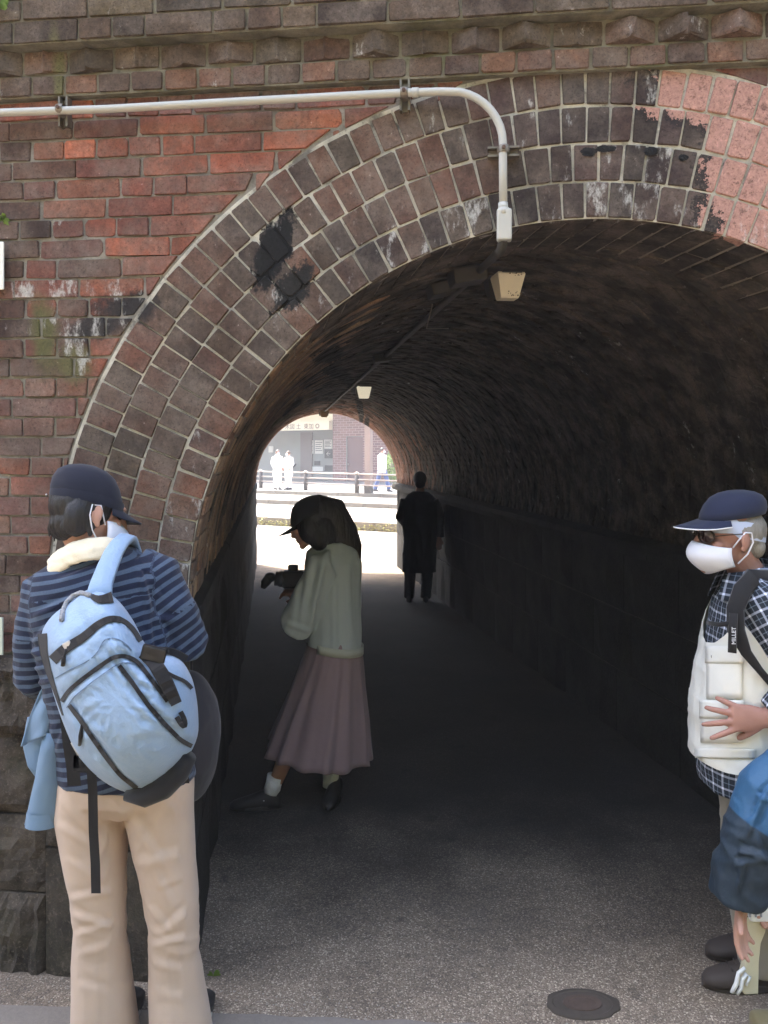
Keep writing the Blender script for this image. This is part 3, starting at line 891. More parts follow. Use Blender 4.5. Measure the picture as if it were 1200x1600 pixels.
# unseen wooded slope, added behind the camera to keep low sky out of tunnel
M_SKYBLOCK = mat_simple("sky_blocking_foliage", rgb(62, 68, 44), .95, var=.6, vscale=1.2, bump=.8, bscale=6)
m = MB(); nx, ny = 48, 10
for j in range(ny + 1):
    for i in range(nx + 1):
        x = -30 + 60 * i / nx; f = j / ny
        y = -6.5 - 6 * f + (abs(x) / 30) ** 2 * 7
        m.v.append(Vector((x, y, 12.5 * f ** .5 + (1.3 * noise.noise(Vector((x * .5, f * 5, 2))) if 0 < j else 0))))
for j in range(ny):
    for i in range(nx): m.f.append((j * (nx + 1) + i, j * (nx + 1) + i + 1, (j + 1) * (nx + 1) + i + 1, (j + 1) * (nx + 1) + i))
tag(m.build("sky_blocking_slope", M_SKYBLOCK), kind='structure')

# grit and small stones swept against the foot of the wall
gr = MB(); r9 = random.Random(31)
for i in range(420):
    sv = r9.uniform(-1.75, .1) if r9.random() < .8 else r9.uniform(-1.75, 1.6); dv = -abs(r9.gauss(0, .11)) - .05
    if -0.62 < sv and dv > -.0: continue
    q = plan(sv, dv, 0); rr = r9.uniform(.0016, .0048) * (1.6 if r9.random() < .06 else 1)
    vs = [q + Vector((cos(2 * pi * k / 5) * rr * r9.uniform(.7, 1.2), sin(2 * pi * k / 5) * rr * r9.uniform(.7, 1.2), rr * .35)) for k in range(5)] + [q + Vector((0, 0, rr * 1.0))]
    gr.add(vs, [(k, (k + 1) % 5, 5) for k in range(5)])
tag(gr.build("gravel", mat_simple("grit", rgb(150, 142, 130), .9, var=.5, vscale=60)), "loose grit scattered along the foot of the wall", "grit", kind='stuff')
# ---------------------------------------------------------------- street beyond the tunnel
ZR = -FLOOR_DROP
LD = Vector((1, -0.6, 0)).normalized(); LN = Vector((0.6, 1, 0)).normalized()
def line_pt(ref, along, into, z):
    v = Vector((ref[0], ref[1], 0)) + LD * along + LN * into
    return Vector((v.x, v.y, z))
PL, F1, F2, BL_ = (-1.54, 22.2), (-1.95, 28.2), (-2.23, 32.3), (-1.73, 45.0)
M_PAVE = mat_simple("pale_paving", rgb(142, 138, 130), .9, var=.12, vscale=3, bump=.3, bscale=60)
M_CONC = mat_simple("grey_kerb_concrete", rgb(112, 108, 98), .9, var=.2, vscale=9, bump=.3, bscale=80)
M_DECK = mat_simple("grey_plaza_paving", rgb(122, 122, 122), .85, var=.1, vscale=4)
a = line_pt(PL, -30, 0, ZR); b = line_pt(PL, 30, 0, ZR)
sheet("road", [[plan(-30, DF - .02, ZR + .002), plan(30, DF - .02, ZR + .002), b, a]], M_PAVE)
def terrace(name, ref, ref2, z, mat):
    sheet(name, [[line_pt(ref, -30, 0.12, z), line_pt(ref, 30, .12, z), line_pt(ref2, 30, 0, z), line_pt(ref2, -30, 0, z)]], mat)
terrace("pavement", PL, F1, -0.032, M_PAVE)
terrace("pavement", F1, F2, 0.116, M_PAVE)
sheet("plaza", [[line_pt(F2, -30, .12, .258), line_pt(F2, 30, .12, .258), line_pt(F2, 30, 40, .258), line_pt(F2, -30, 40, .258)]], M_DECK)
def kerbs(name, ref, z0, z1, mat):
    k = empty(name, line_pt(ref, 0, 0, z0)); tag(k, kind='structure')
    for i in range(-9, 10):
        m = MB(); c = line_pt((0, 0), i * 1.0, 0.06, 0.5 * (z1 - z0) - .1)
        m.box(c, (0.985, 0.12, z1 - z0 + .2), Matrix.Rotation(-math.atan(.6), 3, 'Z'), 0.012)
        o = m.build("kerb_stone", mat, k)
kerbs("planted_kerb", PL, ZR, -0.03, M_CONC); kerbs("step_kerb", F1, -.032, .118, M_CONC); kerbs("plaza_kerb", F2, .116, .26, M_CONC)
# thin dark strips across the terraces
M_DARKSTRIP = mat_simple("thin_dark_strip", rgb(74, 70, 66), .9)
for ref, into, z in ((PL, 1.9, -.028), (PL, 3.9, -.028), (F1, 2.6, .120)):
    sheet("dark_strip", [[line_pt(ref, -30, into, z), line_pt(ref, 30, into, z), line_pt(ref, 30, into + .10, z), line_pt(ref, -30, into + .10, z)]], M_DARKSTRIP)

# low plants along the kerb
t = NT("kerb_leaf"); oi = t.noise(t.pos(), 6, 3)
M_LEAF = t.fin(t.mix(oi, rgb(96, 104, 44), rgb(160, 158, 84)), .7)
lf = MB(); r2 = random.Random(3)
for i in range(2600):
    al = r2.uniform(-6, 5); dp = r2.gauss(-0.05, .06); h = abs(r2.gauss(0, .09)) * (0.6 + .8 * (0.5 + 0.5 * noise.noise(Vector((al * 1.7, 0, 0)))))
    p = line_pt(PL, al, dp, ZR + .01 + h)
    d1 = Vector((r2.uniform(-1, 1), r2.uniform(-1, 1), r2.uniform(-.3, .8))).normalized() * r2.uniform(.03, .06)
    d2 = d1.cross(Vector((r2.uniform(-1, 1), r2.uniform(-1, 1), 1))).normalized() * r2.uniform(.008, .018)
    lf.add([p, p + d1 * .5 + d2, p + d1, p + d1 * .5 - d2], [(0, 1, 2, 3)])
tag(lf.build("ground_cover_foliage", M_LEAF), "low yellow-green plants growing along the far kerb", "plants", kind='stuff')

# railing on the plaza edge
M_POST = mat_simple("dark_metal_post", rgb(62, 58, 56), .5, .4)
M_RAIL = mat_simple("weathered_rail", rgb(150, 138, 128), .45, .3)
RA, RB = Vector((-3.2, 34.0, .258)), Vector((-1.03, 31.7, .258)); RD = (RB - RA)
fence = empty("metal_railing", RA); tag(fence, "low railing of round posts and three rails on the far plaza edge", "railing")
for k in range(-3, 4):
    b = RD * k; m = MB()
    m.tube([b, b + Vector((0, 0, .70))], .085, 12)
    o = m.build("post", M_POST, fence, True)
    m = MB(); m.ell(b + Vector((0, 0, .73)), (.095, .095, .075)); m.build("post_cap", M_RAIL, o, True)
for z in (.32, .53, .74):
    m = MB(); m.tube([RD * -3 + Vector((0, 0, z - .02)), RD * 3 + Vector((0, 0, z - .02))], .028, 8); m.build("rail", M_RAIL, fence, True)

# station building
def bp(x, off=0.0):            # photo column -> ground point on the building front, off = into the building
    k = (x - 600) / FPX; Y = 43.96 / (1 + .6 * k)
    v = Vector((k * Y, Y, 0)) + LN * off; return v
def bz(x, y, off=0.0):
    v = bp(x, off); return EYE - (y - 710) / FPX * v.y
def bquad(m, x0, x1, z0, z1, off, thick=0.0):
    a, b = bp(x0, 0) + LN * off, bp(x1, 0) + LN * off
    if thick <= 0:
        m.add([Vector((a.x, a.y, z0)), Vector((b.x, b.y, z0)), Vector((b.x, b.y, z1)), Vector((a.x, a.y, z1))], [(0, 1, 2, 3)])
    else:
        A, B = a - LN * thick, b - LN * thick
        vs = [Vector((q.x, q.y, z)) for z in (z0, z1) for q in (A, B, b, a)]
        m.add(vs, [(0, 3, 2, 1), (4, 5, 6, 7), (0, 1, 5, 4), (1, 2, 6, 5), (2, 3, 7, 6), (3, 0, 4, 7)])
bld = empty("station_building", bp(520)); tag(bld, "brick station building with grey poster recess and cream sign band, beyond the tunnel", "building")
def bbuild(m, name, mat, par=None):
    o = m.build(name, mat); o.parent = par or bld
    if par is None: o.matrix_parent_inverse = bld.matrix_basis.inverted()
    else: o.matrix_parent_inverse = Matrix.Identity(4)
    return o
t = NT("brown_tile_brick"); tc = t.pos()
br = t.n('ShaderNodeTexBrick'); br.inputs['Scale'].default_value = 1.0
rot = t.n('ShaderNodeVectorRotate', rotation_type='X_AXIS'); rot.inputs['Angle'].default_value = radians(90)
t.t.links.new(tc, rot.inputs['Vector']); t.t.links.new(rot.outputs[0], br.inputs['Vector'])
br.inputs['Color1'].default_value = rgb(122, 84, 80); br.inputs['Color2'].default_value = rgb(98, 66, 64); br.inputs['Mortar'].default_value = rgb(150, 128, 122)
br.inputs['Brick Width'].default_value = .34; br.inputs['Row Height'].default_value = .13; br.inputs['Mortar Size'].default_value = .014
M_TILE = t.fin(br.outputs[0], .7)
M_GREYW = mat_simple("grey_render", rgb(140, 142, 138), .9, var=.06, vscale=2)
M_CREAM = mat_simple("cream_panel", rgb(222, 212, 188), .8, var=.05, vscale=2)
M_DOOR = mat_simple("brown_door_paint", rgb(108, 80, 78), .6, var=.05)
M_PAPER = mat_simple("poster_paper", rgb(214, 212, 204), .8, var=.08, vscale=5)
M_BLK = mat_simple("black_sign_panel", rgb(38, 38, 40), .5)
m = MB(); bquad(m, 520, 541, .25, 5.0, 0, 0); bquad(m, 567, 720, .25, 5, 0); bquad(m, 541, 567, bz(541, 682), 5.0, 0); bbuild(m, "brick_wall", M_TILE)
m = MB()
a, b = bp(520), bp(520) + LN * 2.5
m.add([Vector((a.x, a.y, .25)), Vector((a.x, a.y, 5)), Vector((b.x, b.y, 5)), Vector((b.x, b.y, .25))], [(0, 1, 2, 3)]); bbuild(m, "recess_side_wall", M_GREYW)
m = MB(); bquad(m, 250, 530, .25, 5.0, 2.4); bbuild(m, "recess_wall", M_GREYW)
m = MB(); bquad(m, 432, 450, .25, bz(440, 674), 2.4, .12); bbuild(m, "recess_pilaster", mat_simple("grey_brown_pilaster", rgb(120, 112, 108), .9))  # pilaster in a darker grey-brown than the recess wall
m = MB(); bquad(m, 250, 519.6, bz(500, 672), bz(500, 658), .0, .35); fas = bbuild(m, "sign_band", M_CREAM)
m = MB(); bquad(m, 250, 519.6, bz(500, 658), 5.0, .3, .25); bbuild(m, "upper_panel", M_CREAM)
m = MB(); bquad(m, 250, 720, 5.0, 5.25, 4.0, 8.0); bbuild(m, "roof", M_CREAM)
m = MB(); bquad(m, 541, 567, .27, bz(541, 683), .16, .05); dr = bbuild(m, "door", M_DOOR)
m = MB(); c = bp(543.5) + LN * .06; m.ell(Vector((c.x, c.y, 1.2)), (.05, .05, .05)); bbuild(m, "door_knob", M_RAIL, dr); bpy.context.view_layer.update()
def poster(name, x0, x1, y0, y1, mat, off=2.4, par=None):
    m = MB(); s = 1.0
    # recess wall is 2.4 m further in: same photo columns re-projected on it
    def rp(x):
        k = (x - 600) / FPX; base = Vector((0, 43.96, 0)) + LN * (off - .03); n = LN
        Y = base.dot(n) / (Vector((k, 1, 0)).dot(n)); return Vector((k * Y, Y, 0))
    A, B = rp(x0), rp(x1)
    za, zb = EYE - (y1 - 710) / FPX * A.y, EYE - (y0 - 710) / FPX * A.y
    d = LN * .03
    vs = [Vector((q.x, q.y, z)) for z in (za, zb) for q in (A - d, B - d, B + d * .9, A + d * .9)]
    m.add(vs, [(0, 3, 2, 1), (4, 5, 6, 7), (0, 1, 5, 4), (1, 2, 6, 5), (2, 3, 7, 6), (3, 0, 4, 7)])
    return bbuild(m, name, mat), (A - d, B - d, za, zb)
def text_part(txt, origin, right, up, height, mat, par, name, inv=None):
    cu = bpy.data.curves.new(name, 'FONT'); cu.body = txt; cu.size = height; cu.extrude = 0.0015
    ob = bpy.data.objects.new(name, cu); COL.objects.link(ob); bpy.context.view_layer.update()
    me = bpy.data.meshes.new_from_object(ob.evaluated_get(bpy.context.evaluated_depsgraph_get()))
    bpy.data.objects.remove(ob)
    R = Matrix((right, up, right.cross(up))).transposed().to_4x4(); me.transform(Matrix.Translation(origin) @ R)
    o = link(name, me, mat); o.parent = par
    if inv is not None: o.matrix_parent_inverse = inv
    return o
BI = bld.matrix_basis.inverted()
for q in ((477, 490, 688, 709, M_PAPER), (492.5, 505, 688, 709, M_PAPER), (507, 519, 687, 701, M_PAPER)):
    o, (A, B, za, zb) = poster("poster", *q)
    r = (B - A).normalized(); H = zb - za
    for k in range(5):
        mm = MB(); zz = zb - H * (0.16 + .15 * k); p = A + r * (.05); w = (B - A).length - .1 - .08 * (k % 2)
        mm.box(Vector((p.x, p.y, zz)) + r * (w / 2) - LN * .002, (w, .006, .035), Matrix.Rotation(-math.atan(.6), 3, 'Z')); oo = mm.build("text_line", M_BLK); oo.parent = o; 
o, (A, B, za, zb) = poster("arrow_sign", 507.5, 520, 702, 716, M_BLK)
r = (B - A).normalized(); ctr = (A + B) / 2; zc_ = .5 * (za + zb)
mm = MB(); cc_ = Vector((ctr.x, ctr.y, zc_)) - LN * .008; u_ = Vector((0, 0, 1))
mm.tube([cc_ + r * .13, cc_ - r * .13], .018, 6); mm.tube([cc_ - r * .0 + u_ * .12, cc_ - r * .13, cc_ - u_ * .12], .018, 6)
oo = mm.build("arrow", M_PAPER); oo.parent = o
poster("notice_panel", 491.5, 500, 720, 727, M_BLK); poster("notice_panel", 508, 520.5, 727, 736, M_BLK)
poster("notice_sheet", 487, 505, 729, 736, M_PAPER); poster("notice_sheet", 420, 427, 697, 707, M_PAPER)
mm = MB(); pts = []
for i in range(9):
    v, = (bp(400 + i * 3.2, 2.2),); pts.append(Vector((v.x, v.y, EYE - (728 + 3 * sin(i * 1.3) - 710) / FPX * v.y)))
mm.tube(pts, .06, 8); bbuild(mm, "handrail", M_BLK)
# sign band lettering
A = bp(444) - LN * .358; v = bp(519) - LN * .358; r = (v - A).normalized()
text_part("・木図 土  東加 ◎", Vector((A.x, A.y, bz(500, 669.5))), r, Vector((0, 0, 1)), .34, mat_simple("sign_lettering", rgb(96, 70, 56), .7), bld, "sign_lettering", BI)
# canopy column
colm = empty("canopy_column", Vector((-.58, 31.5, .258))); tag(colm, "square brown canopy column standing behind the far railing", "column")
m = MB(); m.box((0, 0, 2.3), (.24, .24, 4.05), Matrix.Rotation(-.5, 3, 'Z'), .01); m.build("shaft", mat_simple("column_paint", rgb(128, 110, 100), .7), colm)
m = MB(); m.box((0, 0, .14), (.27, .27, .30), Matrix.Rotation(-.5, 3, 'Z'), .01); m.build("base", M_POST, colm)
# sunlit shrub behind the walking man
sh = MB(); r3 = random.Random(5); sc_ = px_at(620, 728, 36.5)
for i in range(1500):
    a = r3.uniform(0, 2 * pi); el = math.asin(r3.uniform(-1, 1)); rr = r3.uniform(.45, 1) ** .5
    p = sc_ + Vector((cos(a) * cos(el) * .62 * rr, sin(a) * cos(el) * .6 * rr, sin(el) * .78 * rr))
    d1 = Vector((r3.uniform(-1, 1), r3.uniform(-1, 1), r3.uniform(-1, 1))).normalized() * .10; d2 = d1.orthogonal().normalized() * .035
    sh.add([p, p + d1 * .5 + d2, p + d1, p + d1 * .5 - d2], [(0, 1, 2, 3)])
shr = empty("shrub", Vector((sc_.x, sc_.y, .258))); tag(shr, "rounded green shrub on the plaza beside the walking man in white shirt", "shrub")
o = sh.build("foliage", mat_simple("shrub_leaf", rgb(92, 118, 42), .6, var=.4, vscale=5)); o.parent = shr; o.matrix_parent_inverse = shr.matrix_basis.inverted()
m = MB(); m.tube([(0, 0, -.02), (0, .02, .5)], [.05, .03], 7); m.build("stem", mat_simple("bark", rgb(80, 62, 48), .9), shr)
# ---------------------------------------------------------------- conduit on the wall
M_PVC = mat_simple("off_white_conduit", rgb(182, 181, 174), .5, var=.06, vscale=14, bump=.08)
M_STEEL = mat_simple("galvanised_bracket", rgb(128, 120, 110), .45, .7, var=.2, vscale=50)
M_RUST = mat_simple("rusty_screw", rgb(84, 62, 48), .8)
def wpx(x, y, d): s_, z_ = px_wall(x, y); return wp(s_, z_, d)
cd = empty("wall_conduit", wpx(400, 172, 0.0)); tag(cd, "off-white metal conduit pipe running along the brick wall and bending down over arch", "conduit")
cinv = cd.matrix_basis.inverted()
def cb_(m, name, mat, par=None, sm=False):
    o = m.build(name, mat, None, sm); o.parent = par or cd; 
    if par is None: o.matrix_parent_inverse = cinv
    return o
D = 0.055
pts = [wpx(-420, 203, D), wpx(0, 187, D), wpx(180, 181, D), wpx(360, 171, D), wpx(560, 160.5, D), wpx(640, 156.5, D), wpx(690, 155, D)]
for i in range(1, 10):
    a = radians(90 * i / 9); pts.append(wpx(705 + 80 * sin(a), 234 - 80 * cos(a) + 0.5, D))
pts += [wpx(785, 270, D), wpx(785.5, 335, D)]
m = MB(); m.tube(pts, 0.0128, 14, True); cb_(m, "pipe", M_PVC, None, True)
for (x0, y0, x1, y1) in ((646, 156.4, 656, 156), (785, 325, 785.5, 337)):
    m = MB(); m.tube([wpx(x0, y0, D), wpx(x1, y1, D)], .0150, 14)
    cb_(m, "coupling", M_PVC, None, True)
def bracket(x, y, vertical):
    bx = empty("pipe_bracket"); bx.parent = cd; bx.matrix_parent_inverse = cinv
    m = MB(); 
    U = Vector((0, 0, 1)) if vertical else WU
    V = WU if vertical else Vector((0, 0, 1))
    c = wpx(x, y, 0)
    for sgn in (-1, 1):
        m.box(c + V * (sgn * .013) - WN * .022, (0.0065, .034, .098) if vertical else (.098, .034, .0065), Matrix.Rotation(-TH, 3, 'Z'))
    m.box(c - WN * .012, (.034, .006, .09) if vertical else (.09, .006, .034), Matrix.Rotation(-TH, 3, 'Z'))
    o = m.build("channel", M_STEEL); o.parent = bx
    m = MB(); arc = []
    for i in range(13):
        a = pi * i / 12; arc.append(c - WN * (D + .0145 * sin(a) ) + U * (.0155 * cos(a)))
    arc = [c - WN * .03 + U * .019] + [c - WN * D + U * .0155] + arc[1:-1] + [c - WN * D - U * .0155, c - WN * .03 - U * .019]
    m.tube(arc, [(.002, .012)] * len(arc), 8, True, up=WN)
    o = m.build("clamp", M_STEEL); o.parent = bx
    m = MB(); m.tube([c - WN * (D + .012), c - WN * (D + .022)], .006, 8); o = m.build("screw", M_RUST); o.parent = bx
bracket(107, 181, True); bracket(634, 156, True); bracket(786, 243, False)
# end box
c = wpx(787, 359, .05); m = MB(); m.box(c, (.046, .04, .098), Matrix.Rotation(-TH, 3, 'Z'), .006); bxo = cb_(m, "end_box", M_PVC)
m = MB(); m.tube([wpx(786, 333, D), wpx(786, 343, D)], .017, 12); o = m.build("gland", M_PVC, None, True); o.parent = bxo

# ---------------------------------------------------------------- tunnel lamps with their dark conduit
M_BLKM = mat_simple("sooty_conduit", rgb(58, 55, 51), .7, .0, var=.3, vscale=12)
M_HOUS = mat_simple("dark_lamp_housing", rgb(46, 44, 42), .6)
M_DIFF = mat_simple("cream_lamp_glass", rgb(226, 216, 190), .45, var=.10, vscale=20)
M_LIT = mat_simple("lit_cream_lamp_glass", rgb(226, 216, 190), .45, var=.05)
_pb = next(n for n in M_LIT.node_tree.nodes if n.type == 'BSDF_PRINCIPLED'); _pb.inputs['Emission Color'].default_value = (1.0, .92, .72, 1); _pb.inputs['Emission Strength'].default_value = .075
M_DIRT = mat_simple("lamp_dirt", rgb(110, 98, 78), .8)
CR = TR - 0.0
cl = empty("tunnel_conduit", tun(pi / 2, 0.5)); tag(cl, "dark conduit with junction boxes running along the tunnel crown", "conduit")
cli = cl.matrix_basis.inverted()
m = MB(); A0 = radians(95)
pts = [wpx(786, 385, .05), wpx(783, 398, .0) + Vector((0, 0, .0))]
pts = [wpx(787, 378, .045), wpx(782, 392, .0), tun(radians(99.5), .42, TR - .03), tun(radians(99), .9, TR - .03)]
for k in range(1, 12): pts.append(tun(radians(99 - .4 * k), .9 + k * .98, TR - .03))
m.tube(pts, .0145, 10); o = m.build("pipe", M_BLKM, None, True); o.parent = cl; o.matrix_parent_inverse = cli
RT = Matrix.Rotation(PH, 3, 'Z')
for (al, t, sz) in ((101, .62, (.13, .12, .06)), (104, .82, (.1, .13, .05)), (99, 3.4, (.12, .12, .06))):
    m = MB(); m.box(tun(radians(al), t, TR - .035), sz, RT @ Matrix.Rotation(-radians(al - 90), 3, 'Y'), .006)
    o = m.build("junction_box", M_BLKM); o.parent = cl; o.matrix_parent_inverse = cli
m = MB(); m.tube([tun(radians(101), 1.3, TR - .02), tun(radians(103), 1.35, TR - .12), tun(radians(97), 1.4, TR - .13)], .003, 6); o = m.build("loose_wire", M_STEEL); o.parent = cl; o.matrix_parent_inverse = cli
def lamp(al, t, label, w=.122, h=.115, dirt=False):
    top = tun(radians(al), t, TR - .004)
    lp = empty("tunnel_lamp", top); tag(lp, label, "lamp", "lamps along the tunnel crown")
    X = AW; Y = AX; Z = Vector((0, 0, 1))
    def q(x, y, z): return X * x + Y * y + Z * z
    m = MB()          # diffuser: tapered block, wide at the top, pointing at the tunnel mouth
    hw, hb = w / 2, w * .33
    rings = []
    for (zz, k, yb, yf) in ((-.004, .97, .05, -.065), (-.012, 1.0, .05, -.07), (-h + .006, .68, .03, -.045), (-h, .64, .025, -.04)):
        rings.append([q(-hw * k, yf, zz), q(hw * k, yf, zz), q(hw * k, yb, zz), q(-hw * k, yb, zz)])
    m.rings(rings); m.build("diffuser", M_LIT if "middle" in label else M_DIFF, lp)
    m = MB(); rings = []
    for (zz, k, yb, yf) in ((.03, 1.1, .14, -.05), (-.012, 1.12, .14, .045), (-h * .8, .95, .11, .04)):
        rings.append([q(-hw * k, yf + .012, zz), q(hw * k, yf + .012, zz), q(hw * k, yb, zz), q(-hw * k, yb, zz)])
    m.rings(rings); hs = m.build("housing", M_HOUS, lp)
    m = MB(); m.box(q(0, -.0735, -.006), (w * .72, .006, .006), Matrix.Rotation(PH, 3, 'Z')); m.build("trim", M_HOUS, hs)
    if dirt:
        m = MB(); r5 = random.Random(4)
        for k in range(26):
            x_ = r5.uniform(-.1, .45) * w; z_ = -h * (0.72 + .2 * r5.random()) if k > 8 else -h * r5.uniform(.1, .2)
            if k <= 8: x_ = r5.uniform(-.2, .4) * w
            yy = -.070 + (-z_ - .012) / (h - .018) * .025 - .0008
            s_ = r5.uniform(.0012, .004)
            m.add([q(x_ - s_, yy, z_ - s_), q(x_ + s_, yy, z_ - s_ * .6), q(x_ + s_ * .7, yy, z_ + s_), q(x_ - s_ * .6, yy, z_ + s_ * .7)], [(0, 1, 2, 3)])
        m.build("grime", M_DIRT, lp)
lamp(91, .80, "cream tapered tunnel lamp nearest the mouth, just below the conduit end box", w=.112, h=.105, dirt=True)
lamp(89, 6.45, "middle tunnel lamp with pale cream glass and black housing, halfway along crown", w=.15, h=.13)
lamp(95, 11.2, "small dark tunnel lamp close to the bright far exit", w=.15, h=.12)

# ---------------------------------------------------------------- things on the wall and ground
M_WHITEP = mat_simple("white_sign_plate", rgb(236, 234, 226), .4, var=.03)
def plate(name, x0, x1, y0, y1, d, mat, label, cat, bev):
    s0_, z0_ = px_wall(x0, y1); s1_, z1_ = px_wall(x1, y0)
    m = MB(); m.box((0, 0, 0), (s1_ - s0_, .008, z1_ - z0_), Matrix.Rotation(-TH, 3, 'Z'), bev)
    o = m.build(name, mat); o.location = wp(.5 * (s0_ + s1_), .5 * (z0_ + z1_), d); tag(o, label, cat); return o
sg = plate("white_sign", -100, 14, 381, 458, .03, M_WHITEP, "white sign plate with rounded corner cut off by left picture edge", "sign", .0038)
pp = plate("paper_notice", -90, 19, 960, 1014, .055, mat_simple("pale_green_paper", rgb(206, 214, 196), .7), "pale greenish paper notice on the wall at the left picture edge", "notice", .001)
# valve cover in the paving
cv = empty("valve_cover", px_at(910, 1570, 1.725 * FPX / 860)); cv.location.z = 0.004; tag(cv, "small round dark iron cover set in the asphalt", "manhole cover")
M_IRON = mat_simple("dirty_iron", rgb(72, 65, 58), .85, .0, var=.35, vscale=22, bump=.5, bscale=60)
m = MB(); n = 40; vs = []
for rr, zz in ((.118, -.012), (.114, .001), (.095, .003), (.090, .0005), (.02, .002)):
    vs.append([Vector((cos(2 * pi * k / n) * rr * (1 + (.16 * noise.noise(Vector((cos(2 * pi * k / n) * 2.2, sin(2 * pi * k / n) * 2.2, 3))) if rr > .1 else 0)), sin(2 * pi * k / n) * rr * .64, zz)) for k in range(n)])
m.rings(vs); m.build("frame", M_IRON, cv)
m = MB(); m.rings([[Vector((cos(2 * pi * k / 24) * r, sin(2 * pi * k / 24) * r * .62, z)) for k in range(24)] for r, z in ((.062, .0), (.060, .0045), (.045, .0045), (.042, .003))]); m.build("lid", mat_simple("rusty_iron", rgb(80, 67, 59), .9, .0, var=.3, vscale=30), cv)
# darker repaired strip of asphalt along the bottom edge
t = NT("asphalt_patch"); p = t.pos(); n1 = t.noise(p, 90, 4, .7); n2 = t.noise(p, 3, 4)
t.bump(n1, .5, .003); M_PATCH = t.fin(t.mix(n1, t.mix(n2, rgb(104, 98, 92), rgb(118, 111, 104)), rgb(142, 134, 125)), .9)
pa = MB(); outl = []
for i in range(41):
    x = -0.9 - 0.6 + i * 0.045 * 1.0; outl.append((x * 1.0, 2.605 - .06 * (x + 1.2) + .012 * noise.noise(Vector((x * 9, 0, 0)))))
vs = [Vector((x, y, .004)) for x, y in outl] + [Vector((x, y - .55, .004)) for x, y in reversed(outl)]
pa.add(vs, [tuple(range(len(vs)))]); tag(pa.build("pavement_patch", M_PATCH), kind='structure')
# weeds
M_WEED = mat_simple("weed_leaf", rgb(104, 128, 52), .6, var=.3, vscale=20)
def weed(name, loc, n, size, label, seed, hang=False, out=None):
    w = empty(name, loc); tag(w, label, "plant"); rr = random.Random(seed)
    for k in range(n):
        a = rr.uniform(0, 2 * pi); l = size * rr.uniform(.6, 1.1)
        d = Vector((cos(a), sin(a) * .6, rr.uniform(.5, 1.4) if not hang else rr.uniform(-.6, .9))).normalized()
        if out is not None: d = (d + out * .8).normalized()
        sd = d.cross(Vector((0, 1, .2))).normalized() * l * .2; dn = Vector((0, 0, -1)) * l * .18
        m = MB(); m.add([Vector((0, 0, 0)), d * l * .35 + sd * .8, d * l * .7 + sd + dn * .3, d * l + dn, d * l * .7 - sd + dn * .3, d * l * .35 - sd * .8, d * l * .5 + Vector((0, 0, -.003))],
                        [(0, 1, 6), (1, 2, 6), (2, 3, 6), (3, 4, 6), (4, 5, 6), (5, 0, 6)])
        m.build("leaf", M_WEED, w)
g_ = px_at(66, 1508, 1.725 * FPX / 798.0); weed("weed", g_, 7, .045, "small green weed at the foot of the stone pier by beige trousers", 1)
g_ = px_at(333, 1508, 2.75); g_.z = 0; weed("weed", g_, 6, .03, "tiny green weed on the asphalt just right of beige trousers", 2)
g_ = wpx(22, 34, .09); weed("wall_fern", g_, 16, .06, "tuft of green leaves on the cornice at top left", 3, True, -WN)
g_ = wpx(8, 345, .015); weed("wall_fern", g_, 14, .045, "tuft of green leaves on red bricks above the white sign", 4, True, -WN)
# ---------------------------------------------------------------- figure building
def fuse(mb, name, voxel, smooth=4, cut=None):
    """union of overlapping closed pieces -> one continuous skin"""
    me = mb.mesh(name); o = bpy.data.objects.new(name, me); COL.objects.link(o)
    bm = bmesh.new(); bm.from_mesh(me); bmesh.ops.recalc_face_normals(bm, faces=bm.faces); bm.to_mesh(me); bm.free()
    r = o.modifiers.new("r", 'REMESH'); r.mode = 'VOXEL'; r.voxel_size = voxel; r.adaptivity = 0.0
    s = o.modifiers.new("s", 'SMOOTH'); s.factor = 0.5; s.iterations = smooth
    dg = bpy.context.evaluated_depsgraph_get(); dg.update()
    out = bpy.data.meshes.new_from_object(o.evaluated_get(dg)); out.name = name
    bpy.data.objects.remove(o); bpy.data.meshes.remove(me)
    if cut:
        bm = bmesh.new(); bm.from_mesh(out)
        for co, no in cut:
            bmesh.ops.bisect_plane(bm, geom=bm.verts[:] + bm.edges[:] + bm.faces[:], plane_co=co, plane_no=no, clear_outer=True)
        bm.to_mesh(out); bm.free()
    return out
def displace(me, fn):
    """move every vertex along its normal by fn(co)"""
    n = len(me.vertices)
    nor = [v.vector.copy() for v in me.vertex_normals]
    for v, no in zip(me.vertices, nor): v.co = v.co + no * fn(v.co)
    me.update()
def ridge(p): return 1.0 - abs(noise.noise(p)) * 2.0
def folds(amp, sc, seed=0.0, extra=None):
    off = Vector((seed, seed * 1.3, -seed))
    def f(p):
        q = Vector((p.x * sc[0], p.y * sc[1], p.z * sc[2])) + off
        w = noise.noise_vector(q * .6) * .5
        v = amp * (ridge(q + w) * .7 + .4 * noise.noise(q * 2.3))
        if extra: v += extra(p)
        return v
    return f
